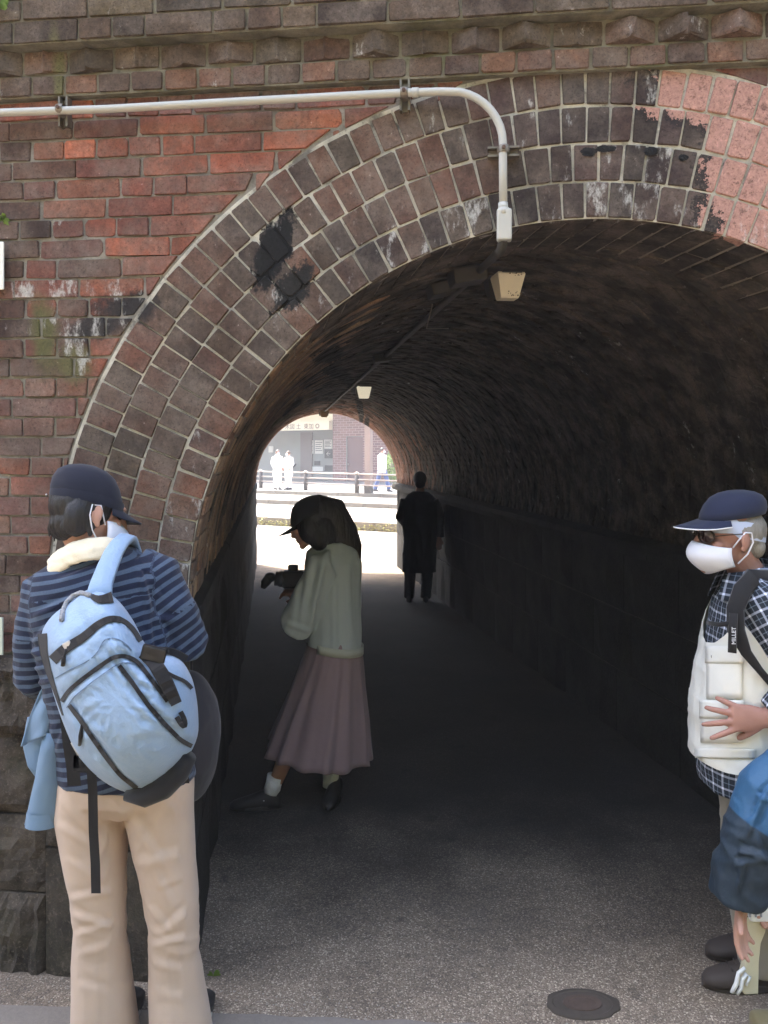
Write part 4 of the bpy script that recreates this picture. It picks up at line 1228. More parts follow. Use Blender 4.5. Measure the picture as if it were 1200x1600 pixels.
def creases(lines, Y, near=True, wk=1.0, ak=1.0):
    """sharp drag folds: lines = [((x0,y0),(x1,y1), width_px, amp)] in photo columns at depth Y, near side only"""
    L = []
    for (a, b_, w, am) in lines:
        A = px_at(a[0], a[1], Y); B = px_at(b_[0], b_[1], Y); L.append((Vector((A.x, A.z)), Vector((B.x, B.z)), w * wk * Y / FPX, am * ak))
    def f(p):
        if near and p.y > Y + .02: return 0.0
        # same line of sight onto the plane Y
        k = Y / p.y; q = Vector((p.x * k, EYE + (p.z - EYE) * k)); v = 0
        for A, B, w, am in L:
            d = B - A; l = d.length; t_ = (q - A).dot(d) / (l * l)
            if t_ < -.25 or t_ > 1.25: continue
            win = max(0.0, 1 - (abs(t_ - .5) / .72) ** 3); sd = (d.x * (q.y - A.y) - d.y * (q.x - A.x)) / l
            u = sd / w
            if abs(u) < 4: v += am * win * (math.exp(-(u * 1.2) ** 2) - .75 * math.exp(-((u - 1.3) * 1.1) ** 2))
        return v
    return f
def bone_attrs(me, bones, name_u="su", name_v="sv"):
    """u, v cloth coordinates from the nearest bone polyline; bones = [(pts, ref, radius, v0)]"""
    us = []; vs = []
    prep = []
    for pts, ref, rad, v0 in bones:
        P = [Vector(p) for p in pts]; acc = [0]
        for a, b in zip(P[:-1], P[1:]): acc.append(acc[-1] + (b - a).length)
        prep.append((P, acc, Vector(ref), rad, v0))
    for v in me.vertices:
        best = None
        for P, acc, ref, rad, v0 in prep:
            for i in range(len(P) - 1):
                d = P[i + 1] - P[i]; L2 = d.length_squared; k = (v.co - P[i]).dot(d) / L2
                kk = min(1, max(0, k)); q = P[i] + d * kk; dist = (v.co - q).length / rad
                if best is None or dist < best[0]: best = (dist, P, i, k, acc, ref, rad, v0, d)
        dist, P, i, k, acc, ref, rad, v0, d = best
        t = d.normalized(); r = v.co - (P[i] + d * k); a0 = (ref - t * ref.dot(t)).normalized(); a1 = t.cross(a0)
        vs.append(v0 + acc[i] + k * d.length); us.append(atan2(r.dot(a1), r.dot(a0)) * rad)
    for nm, arr in ((name_u, us), (name_v, vs)):
        at = me.attributes.new(nm, 'FLOAT', 'POINT'); at.data.foreach_set("value", arr)

def skin_material(name, a, b):
    t = NT(name); p = t.obj()
    c = t.mix(t.noise(p, 22, 5), a, b); t.bump(t.noise(p, 260, 3), .2, .002)
    m = t.fin(c, .55, 0, .35); t.p.inputs['Subsurface Weight'].default_value = .12
    t.p.inputs['Subsurface Radius'].default_value = (.01, .004, .002); t.p.inputs['Subsurface Scale'].default_value = .5
    return m
M_SKIN = skin_material("skin", rgb(180, 134, 116), rgb(202, 158, 139))
M_SKIN2 = skin_material("tanned_skin", rgb(150, 108, 95), rgb(178, 134, 119))
def hair_material(name, a, b):
    t = NT(name); p = t.obj(); s_ = t.scale(p, (1, 1, .12)); n1 = t.noise(s_, 260, 3, .6)
    c = t.mix(n1, a, b); t.bump(n1, .6, .004); return t.fin(c, .45, 0, .4)
M_HAIR = hair_material("black_hair", rgb(18, 17, 18), rgb(46, 42, 42))
M_GREYHAIR = hair_material("grey_hair", rgb(96, 92, 88), rgb(170, 166, 158))

def frame_from(face, up=(0, 0, 1), tilt=0.0):
    """head frame: local -Y is the face direction"""
    f = Vector(face).normalized(); u = Vector(up); s = f.cross(u).normalized(); u = s.cross(f).normalized()
    M = Matrix((-s, -f, u)).transposed()      # columns x (figure's left... mirrored ok), y, z
    if M.determinant() < 0: M = Matrix((s, -f, u)).transposed()
    return M
def head_parts(mb, c, M, k=1.0, neck=None):
    c = Vector(c)
    def P(x, y, z): return c + M @ Vector((x * k, y * k, z * k))
    def E(x, y, z, r): mb.ell(P(x, y, z), (r[0] * k, r[1] * k, r[2] * k), M, 20, 14)
    E(0, .012, .032, (.077, .097, .088)); E(0, -.028, -.035, (.060, .068, .072)); E(0, -.06, -.075, (.036, .036, .032))
    E(0, -.082, -.098, (.024, .018, .017)); E(0, -.085, .028, (.045, .018, .012))
    mb.tube([P(0, -.092, .018), P(0, -.108, -.008), P(0, -.116, -.028), P(0, -.098, -.036)], [.008 * k, .011 * k, .014 * k, .012 * k], 8)
    E(0, -.096, -.056, (.022, .010, .006)); E(0, -.094, -.067, (.020, .011, .007))
    E(.045, -.062, -.02, (.02, .02, .018)); E(-.045, -.062, -.02, (.02, .02, .018))
    for s in (-1, 1):
        R = M @ Matrix.Rotation(s * .35, 3, 'Z')
        mb.ell(P(s * .080, .012, -.005), (.009 * k, .019 * k, .031 * k), R, 12, 8); mb.ell(P(s * .079, .004, -.032), (.008 * k, .010 * k, .011 * k), R, 10, 6)
    if neck is not None:
        n0 = P(0, .022, -.045); mb.tube([n0, n0.lerp(Vector(neck), .5), Vector(neck)], [.055 * k, .053 * k, .064 * k], 14)
def eyes(parent, c, M, k=1.0):
    for s in (-1, 1):
        q = Vector(c) + M @ Vector((s * .031 * k, -.079 * k, .008 * k)); m = MB(); m.ell(q, (.0135 * k,) * 3, None, 12, 8); sub(m.build("eye", M_EYE, None, True), parent)
M_EYE = mat_simple("eye", rgb(60, 50, 46), .2)
def hand_parts(mb, wrist, dirn, palm_n, k=1.0, curl=0.35, spread=0.10, side=1, finger_curls=None):
    """palm with five fingers; dirn towards fingertips, palm_n out of the palm, side = thumb side sign"""
    d = Vector(dirn).normalized(); n = Vector(palm_n); n = (n - d * n.dot(d)).normalized(); s = d.cross(n) * side
    w = Vector(wrist)
    pm = Matrix((s, n, d)).transposed()
    mb.tube([w - d * .04 * k, w, w + d * .03 * k], [(.021 * k, .03 * k), (.02 * k, .030 * k), (.017 * k, .036 * k)], 12, True, up=n)
    rings = []
    for tt, hw, hd in ((-.005, .027, .017), (.03, .038, .016), (.065, .042, .014), (.092, .040, .011)):
        rings.append([w + d * tt * k + s * (cos(2 * pi * q / 14) * hw * k) + n * (sin(2 * pi * q / 14) * hd * k) for q in range(14)])
    mb.rings(rings)
    base = [(.030, .078, 1.0), (.010, .083, 1.12), (-.011, .081, 1.03), (-.030, .072, .82)]
    for i, (so, do, ln) in enumerate(base):
        cu = finger_curls[i] if finger_curls else curl
        p = w + s * so * k + d * do * k; ang = 0; dd = (d + s * (so / .03) * spread).normalized(); pts = [p - dd * .02 * k, p]; rr = [.0098 * k, .0104 * k]
        for seg, L in enumerate((.038, .025, .021)):
            ang += cu * (0.7 if seg == 0 else 1.0)
            step = dd * cos(ang) + n * sin(ang); p = p + step * (L * ln * k); pts.append(p); rr.append((.0100, .0090, .0074)[seg] * k)
        pts.append(p + step * .004 * k); rr.append(.0035 * k)
        mb.tube(pts, rr, 9, True, up=n)
    p = w + s * .028 * k + d * .018 * k + n * .004 * k; td = (s * .75 + d * .75 + n * .25).normalized(); pts = [p - td * .02 * k, p]; rr = [.012 * k, .0125 * k]
    for L, r_ in ((.036, .0115), (.030, .0098), (.006, .004)):
        td = (td + d * .18 + n * .10).normalized(); p = p + td * L * k; pts.append(p); rr.append(r_ * k)
    mb.tube(pts, rr, 9, True, up=n)
def shoe(parent, heel, toe_dir, mat, sole, k=1.0, name="shoe"):
    d = Vector(toe_dir); d.z = 0; d.normalize(); s = Vector((-d.y, d.x, 0)); z = Vector((0, 0, 1)); h = Vector(heel)
    m = MB(); rings = []
    for t, hw, hh, zc in ((-.01, .018, .03, .045), (.0, .033, .045, .05), (.05, .038, .052, .055), (.10, .040, .046, .05), (.15, .045, .034, .042), (.20, .046, .027, .034), (.245, .036, .020, .029), (.265, .015, .011, .024)):
        rings.append([h + d * t * k + s * (cos(2 * pi * q / 16) * hw * k) + z * ((zc + sin(2 * pi * q / 16) * hh) * k if sin(2 * pi * q / 16) > -.2 else .012 * k) for q in range(16)])
    m.rings(rings); o = sub(m.build(name, mat, None, True), parent)
    m = MB(); rings = []
    for zz, gr in ((0.0, .96), (.004, 1.0), (.020, 1.0), (.024, .95)):
        ring = []
        for q in range(28):
            a = 2 * pi * q / 28; t = .127 + .142 * cos(a); wd = (.040 if t < .1 else .047) * (1 if True else 0)
            ring.append(h + d * (t - .127) * gr * k + d * .127 * k + s * (sin(a) * wd * gr * k) + z * zz * k)
        rings.append(ring)
    m.rings(rings); m.build("sole", sole, o, True)
    return o
M_BLKCLOTH = mat_cloth("black_webbing", rgb(34, 33, 34), 500, .8, fold=.15)
M_SOLE = mat_simple("pale_sole", rgb(170, 166, 158), .7)
M_SHOE = mat_simple("dark_shoe", rgb(44, 42, 42), .6)
def ring_at(c, ax, ay, rx, ry, n=28, p=2.3):
    out = []
    for q in range(n):
        a = 2 * pi * q / n; ca, sa = cos(a), sin(a)
        out.append(Vector(c) + ax * (math.copysign(abs(ca) ** (2 / p), ca) * rx) + ay * (math.copysign(abs(sa) ** (2 / p), sa) * ry))
    return out
XA, YA, ZA = Vector((1, 0, 0)), Vector((0, 1, 0)), Vector((0, 0, 1))

def cap_parts(parent, c, M, mat, k=1.0, brim=True, brim_len=.075, piping=None, band=None, height=1.0, low=0.018, brim_droop=.25):
    c = Vector(c)
    def P(x, y, z): return c + M @ Vector((x * k, y * k, z * k))
    m = MB(); rings = []; n = 32
    prof = [(.0, 1.0), (.25, 1.01), (.5, .96), (.75, .82), (.9, .58), (.98, .28), (1.0, .02)]
    for f, r in prof:
        rings.append([P(cos(2 * pi * q / n) * .085 * r, .012 + .016 * f + sin(2 * pi * q / n) * .106 * r * (1 if sin(2 * pi * q / n) > 0 else 1 - .12 * f), low + f * .112 * height + (.010 * sin(2 * pi * q / n) * (1 - f))) for q in range(n)])
    m.rings(rings, cap=False); m.f.append(tuple(len(m.v) - n + q for q in range(n)))
    crown = sub(m.build("cap_crown", mat, None, True), parent)
    sm = crown.modifiers.new("thick", 'SOLIDIFY'); sm.thickness = .002
    if band is not None:
        m = MB(); rings = []
        for f, r in ((-.004, 1.015), (.004, 1.03), (.018, 1.03), (.024, 1.015)):
            rings.append([P(cos(2 * pi * q / n) * .085 * r, .012 + sin(2 * pi * q / n) * .106 * r, low + f + (.010 * sin(2 * pi * q / n))) for q in range(n)])
        m.rings(rings, cap=False); m.build("cap_band", band, crown, True)
    if brim:
        m = MB(); nu, nv = 17, 5
        edge = []
        for lay in (0, 1):
            for j in range(nv):
                for i in range(nu):
                    a = radians(205 + 130 * i / (nu - 1)); f = j / (nv - 1)
                    wid = sin(pi * i / (nu - 1)) ** .55
                    x = cos(a) * .085; y = .012 + sin(a) * .106; y2 = y - brim_len * f * wid; x2 = x * (1 + .10 * f)
                    z = low + .004 - .010 + f * wid * (-brim_droop * brim_len) - (abs(x2) / .085) ** 2 * .018 * f - lay * .004
                    m.v.append(P(x2, y2, z))
                    if lay == 0 and j == nv - 1: edge.append(P(x2, y2 - .0005, z - .002))
        o_ = nu * nv
        for j in range(nv - 1):
            for i in range(nu - 1):
                q = j * nu + i; m.f.append((q, q + 1, q + nu + 1, q + nu)); m.f.append((o_ + q, o_ + q + nu, o_ + q + nu + 1, o_ + q + 1))
        for i in range(nu - 1):
            q = (nv - 1) * nu + i; m.f.append((q, q + 1, o_ + q + 1, o_ + q))
        b = m.build("brim", mat, crown, True)
        if piping is not None:
            m = MB(); m.tube(edge, .0022 * k, 6); m.build("brim_piping", piping, crown, True)
    return crown
def sub(o, par):     # child of an empty-at-base: keep world placement
    o.parent = par; o.matrix_parent_inverse = Matrix.Translation(-Vector(par.location)); return o
def person(name, loc, label): 
    e_ = empty(name, loc); tag(e_, label, "person"); return e_
def put(m, name, mat, par, smooth=True): return sub(m.build(name, mat, None, smooth), par)
def put_me(me, name, mat, par): return sub(link(name, me, mat, None, True), par)
# ---------------------------------------------------------------- man with the blue backpack, seen from behind
def pa_(x, y, Y=2.40): return px_at(x, y, Y)
man = person("person", (pa_(215, 1641).x, 2.42, 0), "person seen from behind in striped blue top and beige trousers, wearing dark cap")
HC = pa_(139, 803, 2.43); HM = frame_from((sin(radians(48)) , cos(radians(48)), -.22), (-.10, .0, 1))
nb = pa_(146, 880, 2.41)
shL, shR = pa_(72, 925, 2.42), pa_(246, 900, 2.42)
elL, elR = pa_(56, 1055, 2.44), pa_(291, 1003, 2.42)
wrL, wrR = pa_(100, 1090, 2.66), pa_(262, 975, 2.64)
TOR = [(866, 163, 40, .055, 2.415), (880, 162, 76, .075, 2.415), (900, 160, 104, .092, 2.41), (935, 158, 112, .104, 2.41), (1000, 166, 104, .112, 2.40), (1070, 176, 100, .110, 2.40), (1140, 189, 102, .108, 2.41), (1205, 196, 104, .112, 2.42)]
def tor_rings(tor, g=0.0, n=32): return [ring_at(pa_(c, y, Y), XA, YA, hw / 541.7 + g, hd + g, n) for y, c, hw, hd, Y in tor]
hipL, hipR = pa_(146, 1225, 2.42), pa_(248, 1225, 2.42); knL, knR = pa_(156, 1432, 2.40), pa_(272, 1450, 2.40); anL, anR = pa_(166, 1612, 2.43), pa_(284, 1612, 2.42)
b = MB(); head_parts(b, HC, HM, 1.0, nb)
b.rings(list(reversed(tor_rings(TOR, -.014, 24))))
for S_, E_, W_, sd in ((shL, elL, wrL, -1), (shR, elR, wrR, 1)):
    b.tube([S_, S_.lerp(E_, .5), E_, E_.lerp(W_, .3), W_], [.048, .044, .038, .039, .027], 14)
    hand_parts(b, W_, (W_ - E_).normalized(), Vector((-sd * .8, 0, -.3)), 1.0, .45, .08, -sd)
for H_, K_, A_ in ((hipL, knL, anL), (hipR, knR, anR)): b.tube([H_ + ZA * .04, H_, K_, A_, A_ - ZA * .06], [.085, .082, .055, .042, .04], 14)
put_me(fuse(b, "body", .005, 3), "body", M_SKIN, man); eyes(man, HC, HM)
# hair under the cap
h = MB()
def HP(x, y, z): return HC + HM @ Vector((x, y, z))
h.ell(HP(0, .022, .022), (.084, .096, .086), HM, 24, 16); h.ell(HP(0, .065, -.028), (.066, .036, .060), HM, 18, 12); h.ell(HP(.05, .04, -.035), (.03, .04, .045), HM, 14, 10); h.ell(HP(-.062, .055, -.02), (.024, .04, .055), HM, 14, 10)
r6 = random.Random(21)
for i in range(70):
    a = r6.uniform(-.2, 3.3); x, y = cos(a) * .070, .022 + sin(a) * .072
    p0 = HP(x, y, -.01 - .02 * r6.random()); ln = r6.uniform(.03, .06) * (1.1 if x > .02 else .8)
    p1 = p0 + HM @ Vector((x * .10, .002, -ln)); h.tube([p0, p0.lerp(p1, .6) + HM @ Vector((x * .05, .004, 0)), p1], [.009, .007, .002], 6)
me = fuse(h, "hair", .004, 2, [(HP(0, -.035, 0), HM @ Vector((0, -1, -.25)))]); displace(me, folds(.003, (60, 60, 12))); put_me(me, "hair", M_HAIR, man)
M_NAVYCAP = mat_cloth("navy_cap_cloth", rgb(33, 36, 50), 500, .85, fold=.12)
cap = cap_parts(man, HC, HM, M_NAVYCAP, 1.0, True, .07, None, M_NAVYCAP, 1.0, .028, .35)
m = MB(); q0 = HP(.052, .106, .034); m.tube([HP(.046, .114, .034), HP(.030, .121, .036)], .0030, 6); m.build("cap_tab", mat_simple("silver_tab", rgb(190, 190, 192), .4, .5), cap, True)
# mask with ear loop
M_MASK = mat_cloth("white_mask_cloth", rgb(222, 222, 230), 300, .9, fold=.2)
mk = MB(); g_ = []
for j in range(9):
    row = []
    for i in range(15):
        a = radians(-78 + 156 * i / 14); f = j / 8
        rad = .074 + .016 * sin(pi * f); yv = -cos(a) * (.088 + .036 * sin(pi * min(1, f * 1.15)) * max(0, cos(a)) ** 2)
        row.append(HP(sin(a) * rad, yv - .008, -.018 - .085 * f))
    g_.append(row)
for j in range(8):
    for i in range(14): mk.add([g_[j][i], g_[j][i + 1], g_[j + 1][i + 1], g_[j + 1][i]], [(0, 1, 2, 3)])
me = mk.mesh("mask"); bm = bmesh.new(); bm.from_mesh(me); bmesh.ops.remove_doubles(bm, verts=bm.verts, dist=1e-5); bm.to_mesh(me); bm.free()
mko = put_me(me, "mask", M_MASK, man); mko.modifiers.new("t", 'SOLIDIFY').thickness = .003
for s in (-1, 1):
    m = MB(); m.tube([HP(s * .079, -.020, -.030), HP(s * .084, .005, .022), HP(s * .083, .030, .020), HP(s * .088, .034, -.01), HP(s * .084, .018, -.05), HP(s * .078, -.018, -.092)], .0022, 7)
    m.build("ear_loop", M_MASK, mko, True)
# towel round the neck
M_TOWEL = mat_cloth("cream_towel", rgb(238, 224, 196), 160, .95, fold=.5, sheen=.4)
tw = MB(); tp = []
for i in range(13):
    a = radians(-30 + 240 * i / 12); c = nb + Vector((0, .0, .0)); dz = [.004, .018, .036, .046, .050, .050, .046, .034, .018, -.004, -.032, -.066, -.10][i]
    rr = .086 if i < 9 else .098
    tp.append(c + Vector((cos(a) * rr * 1.12 - .006, -sin(a) * rr * .95, dz)))
tw.tube(tp, [(.020, .010)] * 2 + [(.034, .012)] * 8 + [(.030, .011), (.026, .010), (.016, .008)], 14, True, up=ZA)
me = fuse(tw, "towel", .006, 4); displace(me, folds(.005, (14, 14, 46), 4)); put_me(me, "towel", M_TOWEL, man)
# striped top
sh_ = MB(); TS = [(856, 162, 36, .062, 2.415)] + TOR[1:] + [(1216, 197, 103, .112, 2.42)]
sh_.rings(list(reversed(tor_rings(TS, .008))))
armL = [shL + Vector((.05, 0, .012)), shL, shL.lerp(elL, .5) + Vector((-.008, -.01, 0)), elL, elL.lerp(wrL, .5), elL.lerp(wrL, .96)]
armR = [shR + Vector((-.05, 0, .012)), shR, shR.lerp(elR, .5) + Vector((.008, -.01, 0)), elR, elR.lerp(wrR, .5), elR.lerp(wrR, .96)]
for A_ in (armL, armR): sh_.tube(A_, [.070, .069, .062, .060, .052, .043], 20)
me = fuse(sh_, "striped_top", .006, 5)
def top_fold(p):
    v = 0
    for E_ in (elL, elR):
        d = (p - E_).length; v += .006 * math.exp(-(d / .09) ** 2) * ridge(p * 26)
    return v
displace(me, folds(.006, (8, 8, 13), 2.0, top_fold))
displace(me, creases([((60, 960), (110, 935), 6, .008), ((55, 1000), (100, 960), 6, .007), ((100, 905), (150, 885), 6, .007), ((215, 880), (238, 960), 6, .010), ((228, 930), (236, 1010), 6, .009),
    ((250, 930), (300, 950), 6, .007), ((248, 965), (306, 975), 6, .009), ((262, 990), (310, 1000), 5, .008), ((34, 1010), (80, 1030), 6, .008), ((38, 1045), (86, 1040), 5, .008), ((44, 1070), (84, 1062), 5, .007), ((90, 1170), (110, 1120), 6, .006), ((70, 985), (84, 1060), 6, .008)], 2.33))
spine = [pa_(196, 1260, 2.41), pa_(180, 1080, 2.40), pa_(160, 930, 2.41), pa_(155, 800, 2.41)]
bone_attrs(me, [(spine, -XA, .17, 0.0), (armL[1:], -YA, .07, .5), (armR[1:], -YA, .07, .5)])
t = NT("striped_knit"); p = t.obj(); v = t.attr('sv'); u = t.attr('su')
# stripes climb gently towards the right shoulder
w_ = t.math('ADD', t.math('ADD', v, t.math('MULTIPLY', u, -0.16)), t.math('MULTIPLY', t.noise(p, 5, 3), .014))
fr = t.math('FRACT', t.math('DIVIDE', w_, .0272)); band = t.math('MULTIPLY', t.smooth(fr, .02, .10), t.math('SUBTRACT', 1.0, t.smooth(fr, .44, .52)))
heath = t.noise(p, 220, 3, .7)
c = t.mix(band, t.mix(heath, rgb(25, 30, 48), rgb(40, 46, 68)), t.mix(heath, rgb(62, 77, 98), rgb(88, 103, 123)))
t.bump(t.math('ADD', t.math('MULTIPLY', t.noise(p, 12, 3), 1.0), t.math('MULTIPLY', t.noise(p, 400, 2), .08)), .3, .02)
M_STRIPE = t.fin(c, .95, 0, .15); t.p.inputs['Sheen Weight'].default_value = .15
put_me(me, "striped_top", M_STRIPE, man)
# trousers
tr = MB()
def leg_rings(rows, n=28): return [ring_at(pa_(c, y, Y), XA, YA, hw / 541.7, hd, n, 2.15) for y, c, hw, hd, Y in rows]
LL = [(1215, 148, 55, .105, 2.42), (1270, 142, 54, .105, 2.42), (1330, 148, 48, .098, 2.41), (1400, 154, 41, .084, 2.40), (1440, 156, 38, .078, 2.40), (1480, 157, 41, .080, 2.41), (1540, 160, 46, .088, 2.42), (1600, 164, 50, .098, 2.43), (1632, 166, 53, .106, 2.43)]
RL = [(1215, 248, 54, .105, 2.42), (1270, 249, 53, .105, 2.42), (1330, 257, 47, .098, 2.41), (1400, 267, 41, .084, 2.40), (1450, 272, 37, .077, 2.40), (1490, 273, 38, .079, 2.41), (1540, 276, 42, .088, 2.42), (1600, 282, 47, .098, 2.42), (1632, 285, 50, .106, 2.42)]
tr.rings(leg_rings(LL)); tr.rings(leg_rings(RL))
tr.rings([ring_at(pa_(197, y, 2.42), XA, YA, hw / 541.7, hd, 32) for y, hw, hd in ((1190, 104, .110), (1215, 106, .115), (1240, 106, .118), (1262, 88, .09))])
me = fuse(tr, "trousers", .006, 5)
def tf(p):
    v = 0
    for K_ in (knL, knR):
        d = p - K_; r = d.length
        v += .0045 * math.exp(-(r / .13) ** 2) * (ridge(Vector((p.x * 7, p.y * 7, p.z * 19 + p.x * 9))) - .35)
    d = p - pa_(196, 1262, 2.3); v += .005 * math.exp(-(d.length / .15) ** 2) * (ridge(Vector((p.x * 6, 3, p.z * 22 - abs(d.x) * 26))) - .4)
    return v
displace(me, folds(.0028, (9, 9, 5), 6.0, tf))
displace(me, creases([((98, 1250), (152, 1305), 7, .011), ((94, 1292), (140, 1318), 6, .009), ((190, 1275), (150, 1345), 7, .010), ((186, 1305), (165, 1370), 6, .007),
    ((112, 1405), (176, 1392), 6, .008), ((120, 1432), (188, 1452), 6, .010), ((118, 1462), (168, 1446), 5, .007), ((128, 1490), (196, 1470), 6, .006),
    ((200, 1272), (248, 1345), 7, .012), ((222, 1350), (302, 1332), 8, .010), ((236, 1352), (268, 1412), 6, .008), ((236, 1420), (262, 1452), 5, .010), ((262, 1452), (308, 1412), 6, .011),
    ((240, 1478), (300, 1462), 5, .008), ((238, 1505), (290, 1518), 6, .006), ((260, 1255), (300, 1290), 7, .009), ((150, 1470), (152, 1600), 5, .004), ((262, 1500), (268, 1600), 5, .004),
    ((120, 1540), (200, 1560), 7, .005), ((245, 1550), (318, 1570), 7, .005), ((108, 1345), (150, 1372), 6, .006), ((290, 1370), (250, 1385), 5, .006)], 2.32, True, 1.35, .48))
M_CHINO = mat_cloth("beige_cotton", rgb(194, 172, 154), 420, .9, var=.06, fold=.22)
put_me(me, "trousers", M_CHINO, man)
for A_ in (anL, anR): shoe(man, Vector((A_.x, A_.y - .05, 0)), (0.1, 1, 0), M_SHOE, M_SOLE, 1.0)

# ---------------------------------------------------------------- the backpack
BPY = 2.20
def bpx(x, y, d=0.0): return px_at(x, y, BPY - d)
out = [(150, 917), (170, 924), (192, 945), (212, 975), (228, 1012), (255, 1020), (285, 1030), (302, 1062), (309, 1100), (311, 1146), (302, 1170), (282, 1200), (255, 1225), (226, 1240), (196, 1239), (168, 1226), (142, 1206), (118, 1178), (102, 1140), (88, 1100), (76, 1060), (64, 1010), (64, 985), (82, 960), (105, 944), (128, 924)]
def resample(poly, n):
    P = [Vector((a, b_)) for a, b_ in poly]; m_ = len(P); L = [0]
    for i in range(m_): L.append(L[-1] + (P[(i + 1) % m_] - P[i]).length)
    res = []; j = 0
    for k in range(n):
        t_ = L[-1] * k / n
        while L[j + 1] < t_: j += 1
        f = (t_ - L[j]) / (L[j + 1] - L[j]); res.append(P[j].lerp(P[(j + 1) % m_], f))
    return res
NB = 96; OUTL = resample(out, NB)
for _ in range(2): OUTL = [(OUTL[i - 1] + OUTL[i] * 2 + OUTL[(i + 1) % NB]) / 4 for i in range(NB)]
BC = Vector((188, 1100))
angs = [atan2(q.y - BC.y, q.x - BC.x) for q in OUTL]
def bp_r(x, y):
    a = atan2(y - BC.y, x - BC.x); r = hypot(x - BC.x, y - BC.y); best = None
    for i in range(NB):
        p, q = OUTL[i], OUTL[(i + 1) % NB]
        d = Vector((cos(a), sin(a))); e_ = q - p; den = d.x * e_.y - d.y * e_.x
        if abs(den) < 1e-9: continue
        w = p - BC; t_ = (w.x * e_.y - w.y * e_.x) / den; s_ = (w.x * d.y - w.y * d.x) / den
        if t_ > 0 and -0.001 <= s_ <= 1.001 and (best is None or t_ > best): best = t_
    return r / best if best else 1.0
def seg_d(x, y, pts):
    bd = 1e9; p = Vector((x, y))
    for a, b_ in zip(pts[:-1], pts[1:]):
        a = Vector(a); b_ = Vector(b_); d = b_ - a; k = min(1, max(0, (p - a).dot(d) / d.length_squared)); bd = min(bd, (p - a - d * k).length)
    return bd
ZIP_TOP = [(82, 1032), (100, 1014), (130, 996), (152, 976), (172, 966), (192, 968), (208, 982), (220, 1002)]
ZIP_MID = [(96, 1096), (106, 1080), (130, 1060), (160, 1038), (178, 1026), (196, 1024), (214, 1032), (228, 1050), (246, 1074), (262, 1096)]
ZIP_R = [(186, 1040), (205, 1064), (230, 1100), (258, 1132), (284, 1158), (300, 1166)]
ZIP_L = [(108, 1102), (126, 1126), (146, 1156), (166, 1184), (188, 1212), (214, 1232)]
SEAM = [(86, 1060), (110, 1046), (140, 1032), (154, 1018), (162, 998), (180, 996), (198, 1006), (206, 1016)]
def pack_d(x, y):
    r = min(1.0, bp_r(x, y)); d = .165 * (1 - r ** 3.2) ** .62
    if r < .995:
        for z_ in (ZIP_TOP, ZIP_MID, ZIP_R, ZIP_L): d -= .012 * math.exp(-(seg_d(x, y, z_) / 6.5) ** 2)
        # front pocket bulges between its zips, lower body sits lower
        d += .020 * math.exp(-(((x - 195) / 62) ** 2 + ((y - 1125) / 62) ** 2))
        d -= .007 * math.exp(-(seg_d(x, y, SEAM) / 4.0) ** 2)
        q = Vector((x * .045 + y * .03, y * .05 - x * .04, 0)); k_ = min(1, (1 - r) * 5) * min(1, r / .42) ** 2
        pr = min(seg_d(x, y, ZIP_R), seg_d(x, y, ZIP_L))
        pucker = .0062 * math.exp(-(pr / 24) ** 2) * sin((x * .55 - y * .62) * .42 + 2.2 * noise.noise(Vector((x * .05, y * .05, 1))))
        d += k_ * (.0075 * ridge(q * 1.2) + .005 * noise.noise(Vector((x * .06, y * .06, 5))) + .0032 * noise.noise(Vector((x * .16, y * .16, 8)))) + pucker
    return d
bag = empty("backpack", bpx(200, 1240)); tag(bag, "light blue backpack with black zips slung over one shoulder of the person from behind", "backpack")
m = MB(); K = 22
for j in range(K + 1):
    r = 1 - (j / K) ** 1.15 * .995
    for q in OUTL:
        x, y = BC.x + (q.x - BC.x) * r, BC.y + (q.y - BC.y) * r; m.v.append(bpx(x, y, pack_d(x, y)))
for j in range(K):
    for i in range(NB):
        i2 = (i + 1) % NB; m.f.append((j * NB + i, j * NB + i2, (j + 1) * NB + i2, (j + 1) * NB + i))
nbk = len(m.v)
for q in OUTL: m.v.append(bpx(BC.x + (q.x - BC.x) * .9, BC.y + (q.y - BC.y) * .9, -.07))
for i in range(NB):
    i2 = (i + 1) % NB; m.f.append((nbk + i, nbk + i2, i2, i))
m.f.append(tuple(nbk + i for i in range(NB - 1, -1, -1)))
t = NT("light_blue_nylon"); p = t.obj(); n1 = t.noise(p, 7, 4)
c = t.mix(n1, rgb(124, 150, 182), rgb(152, 178, 206))
t.bump(t.math('ADD', t.math('MULTIPLY', t.noise(p, 28, 4, .6), 1.0), t.math('MULTIPLY', t.noise(p, 90, 3), .3)), .38, .010)
M_NYLON = t.fin(c, .58, 0, .35)
t.p.inputs['Sheen Weight'].default_value = .2
sub(m.build("pack_body", M_NYLON, None, True), bag)
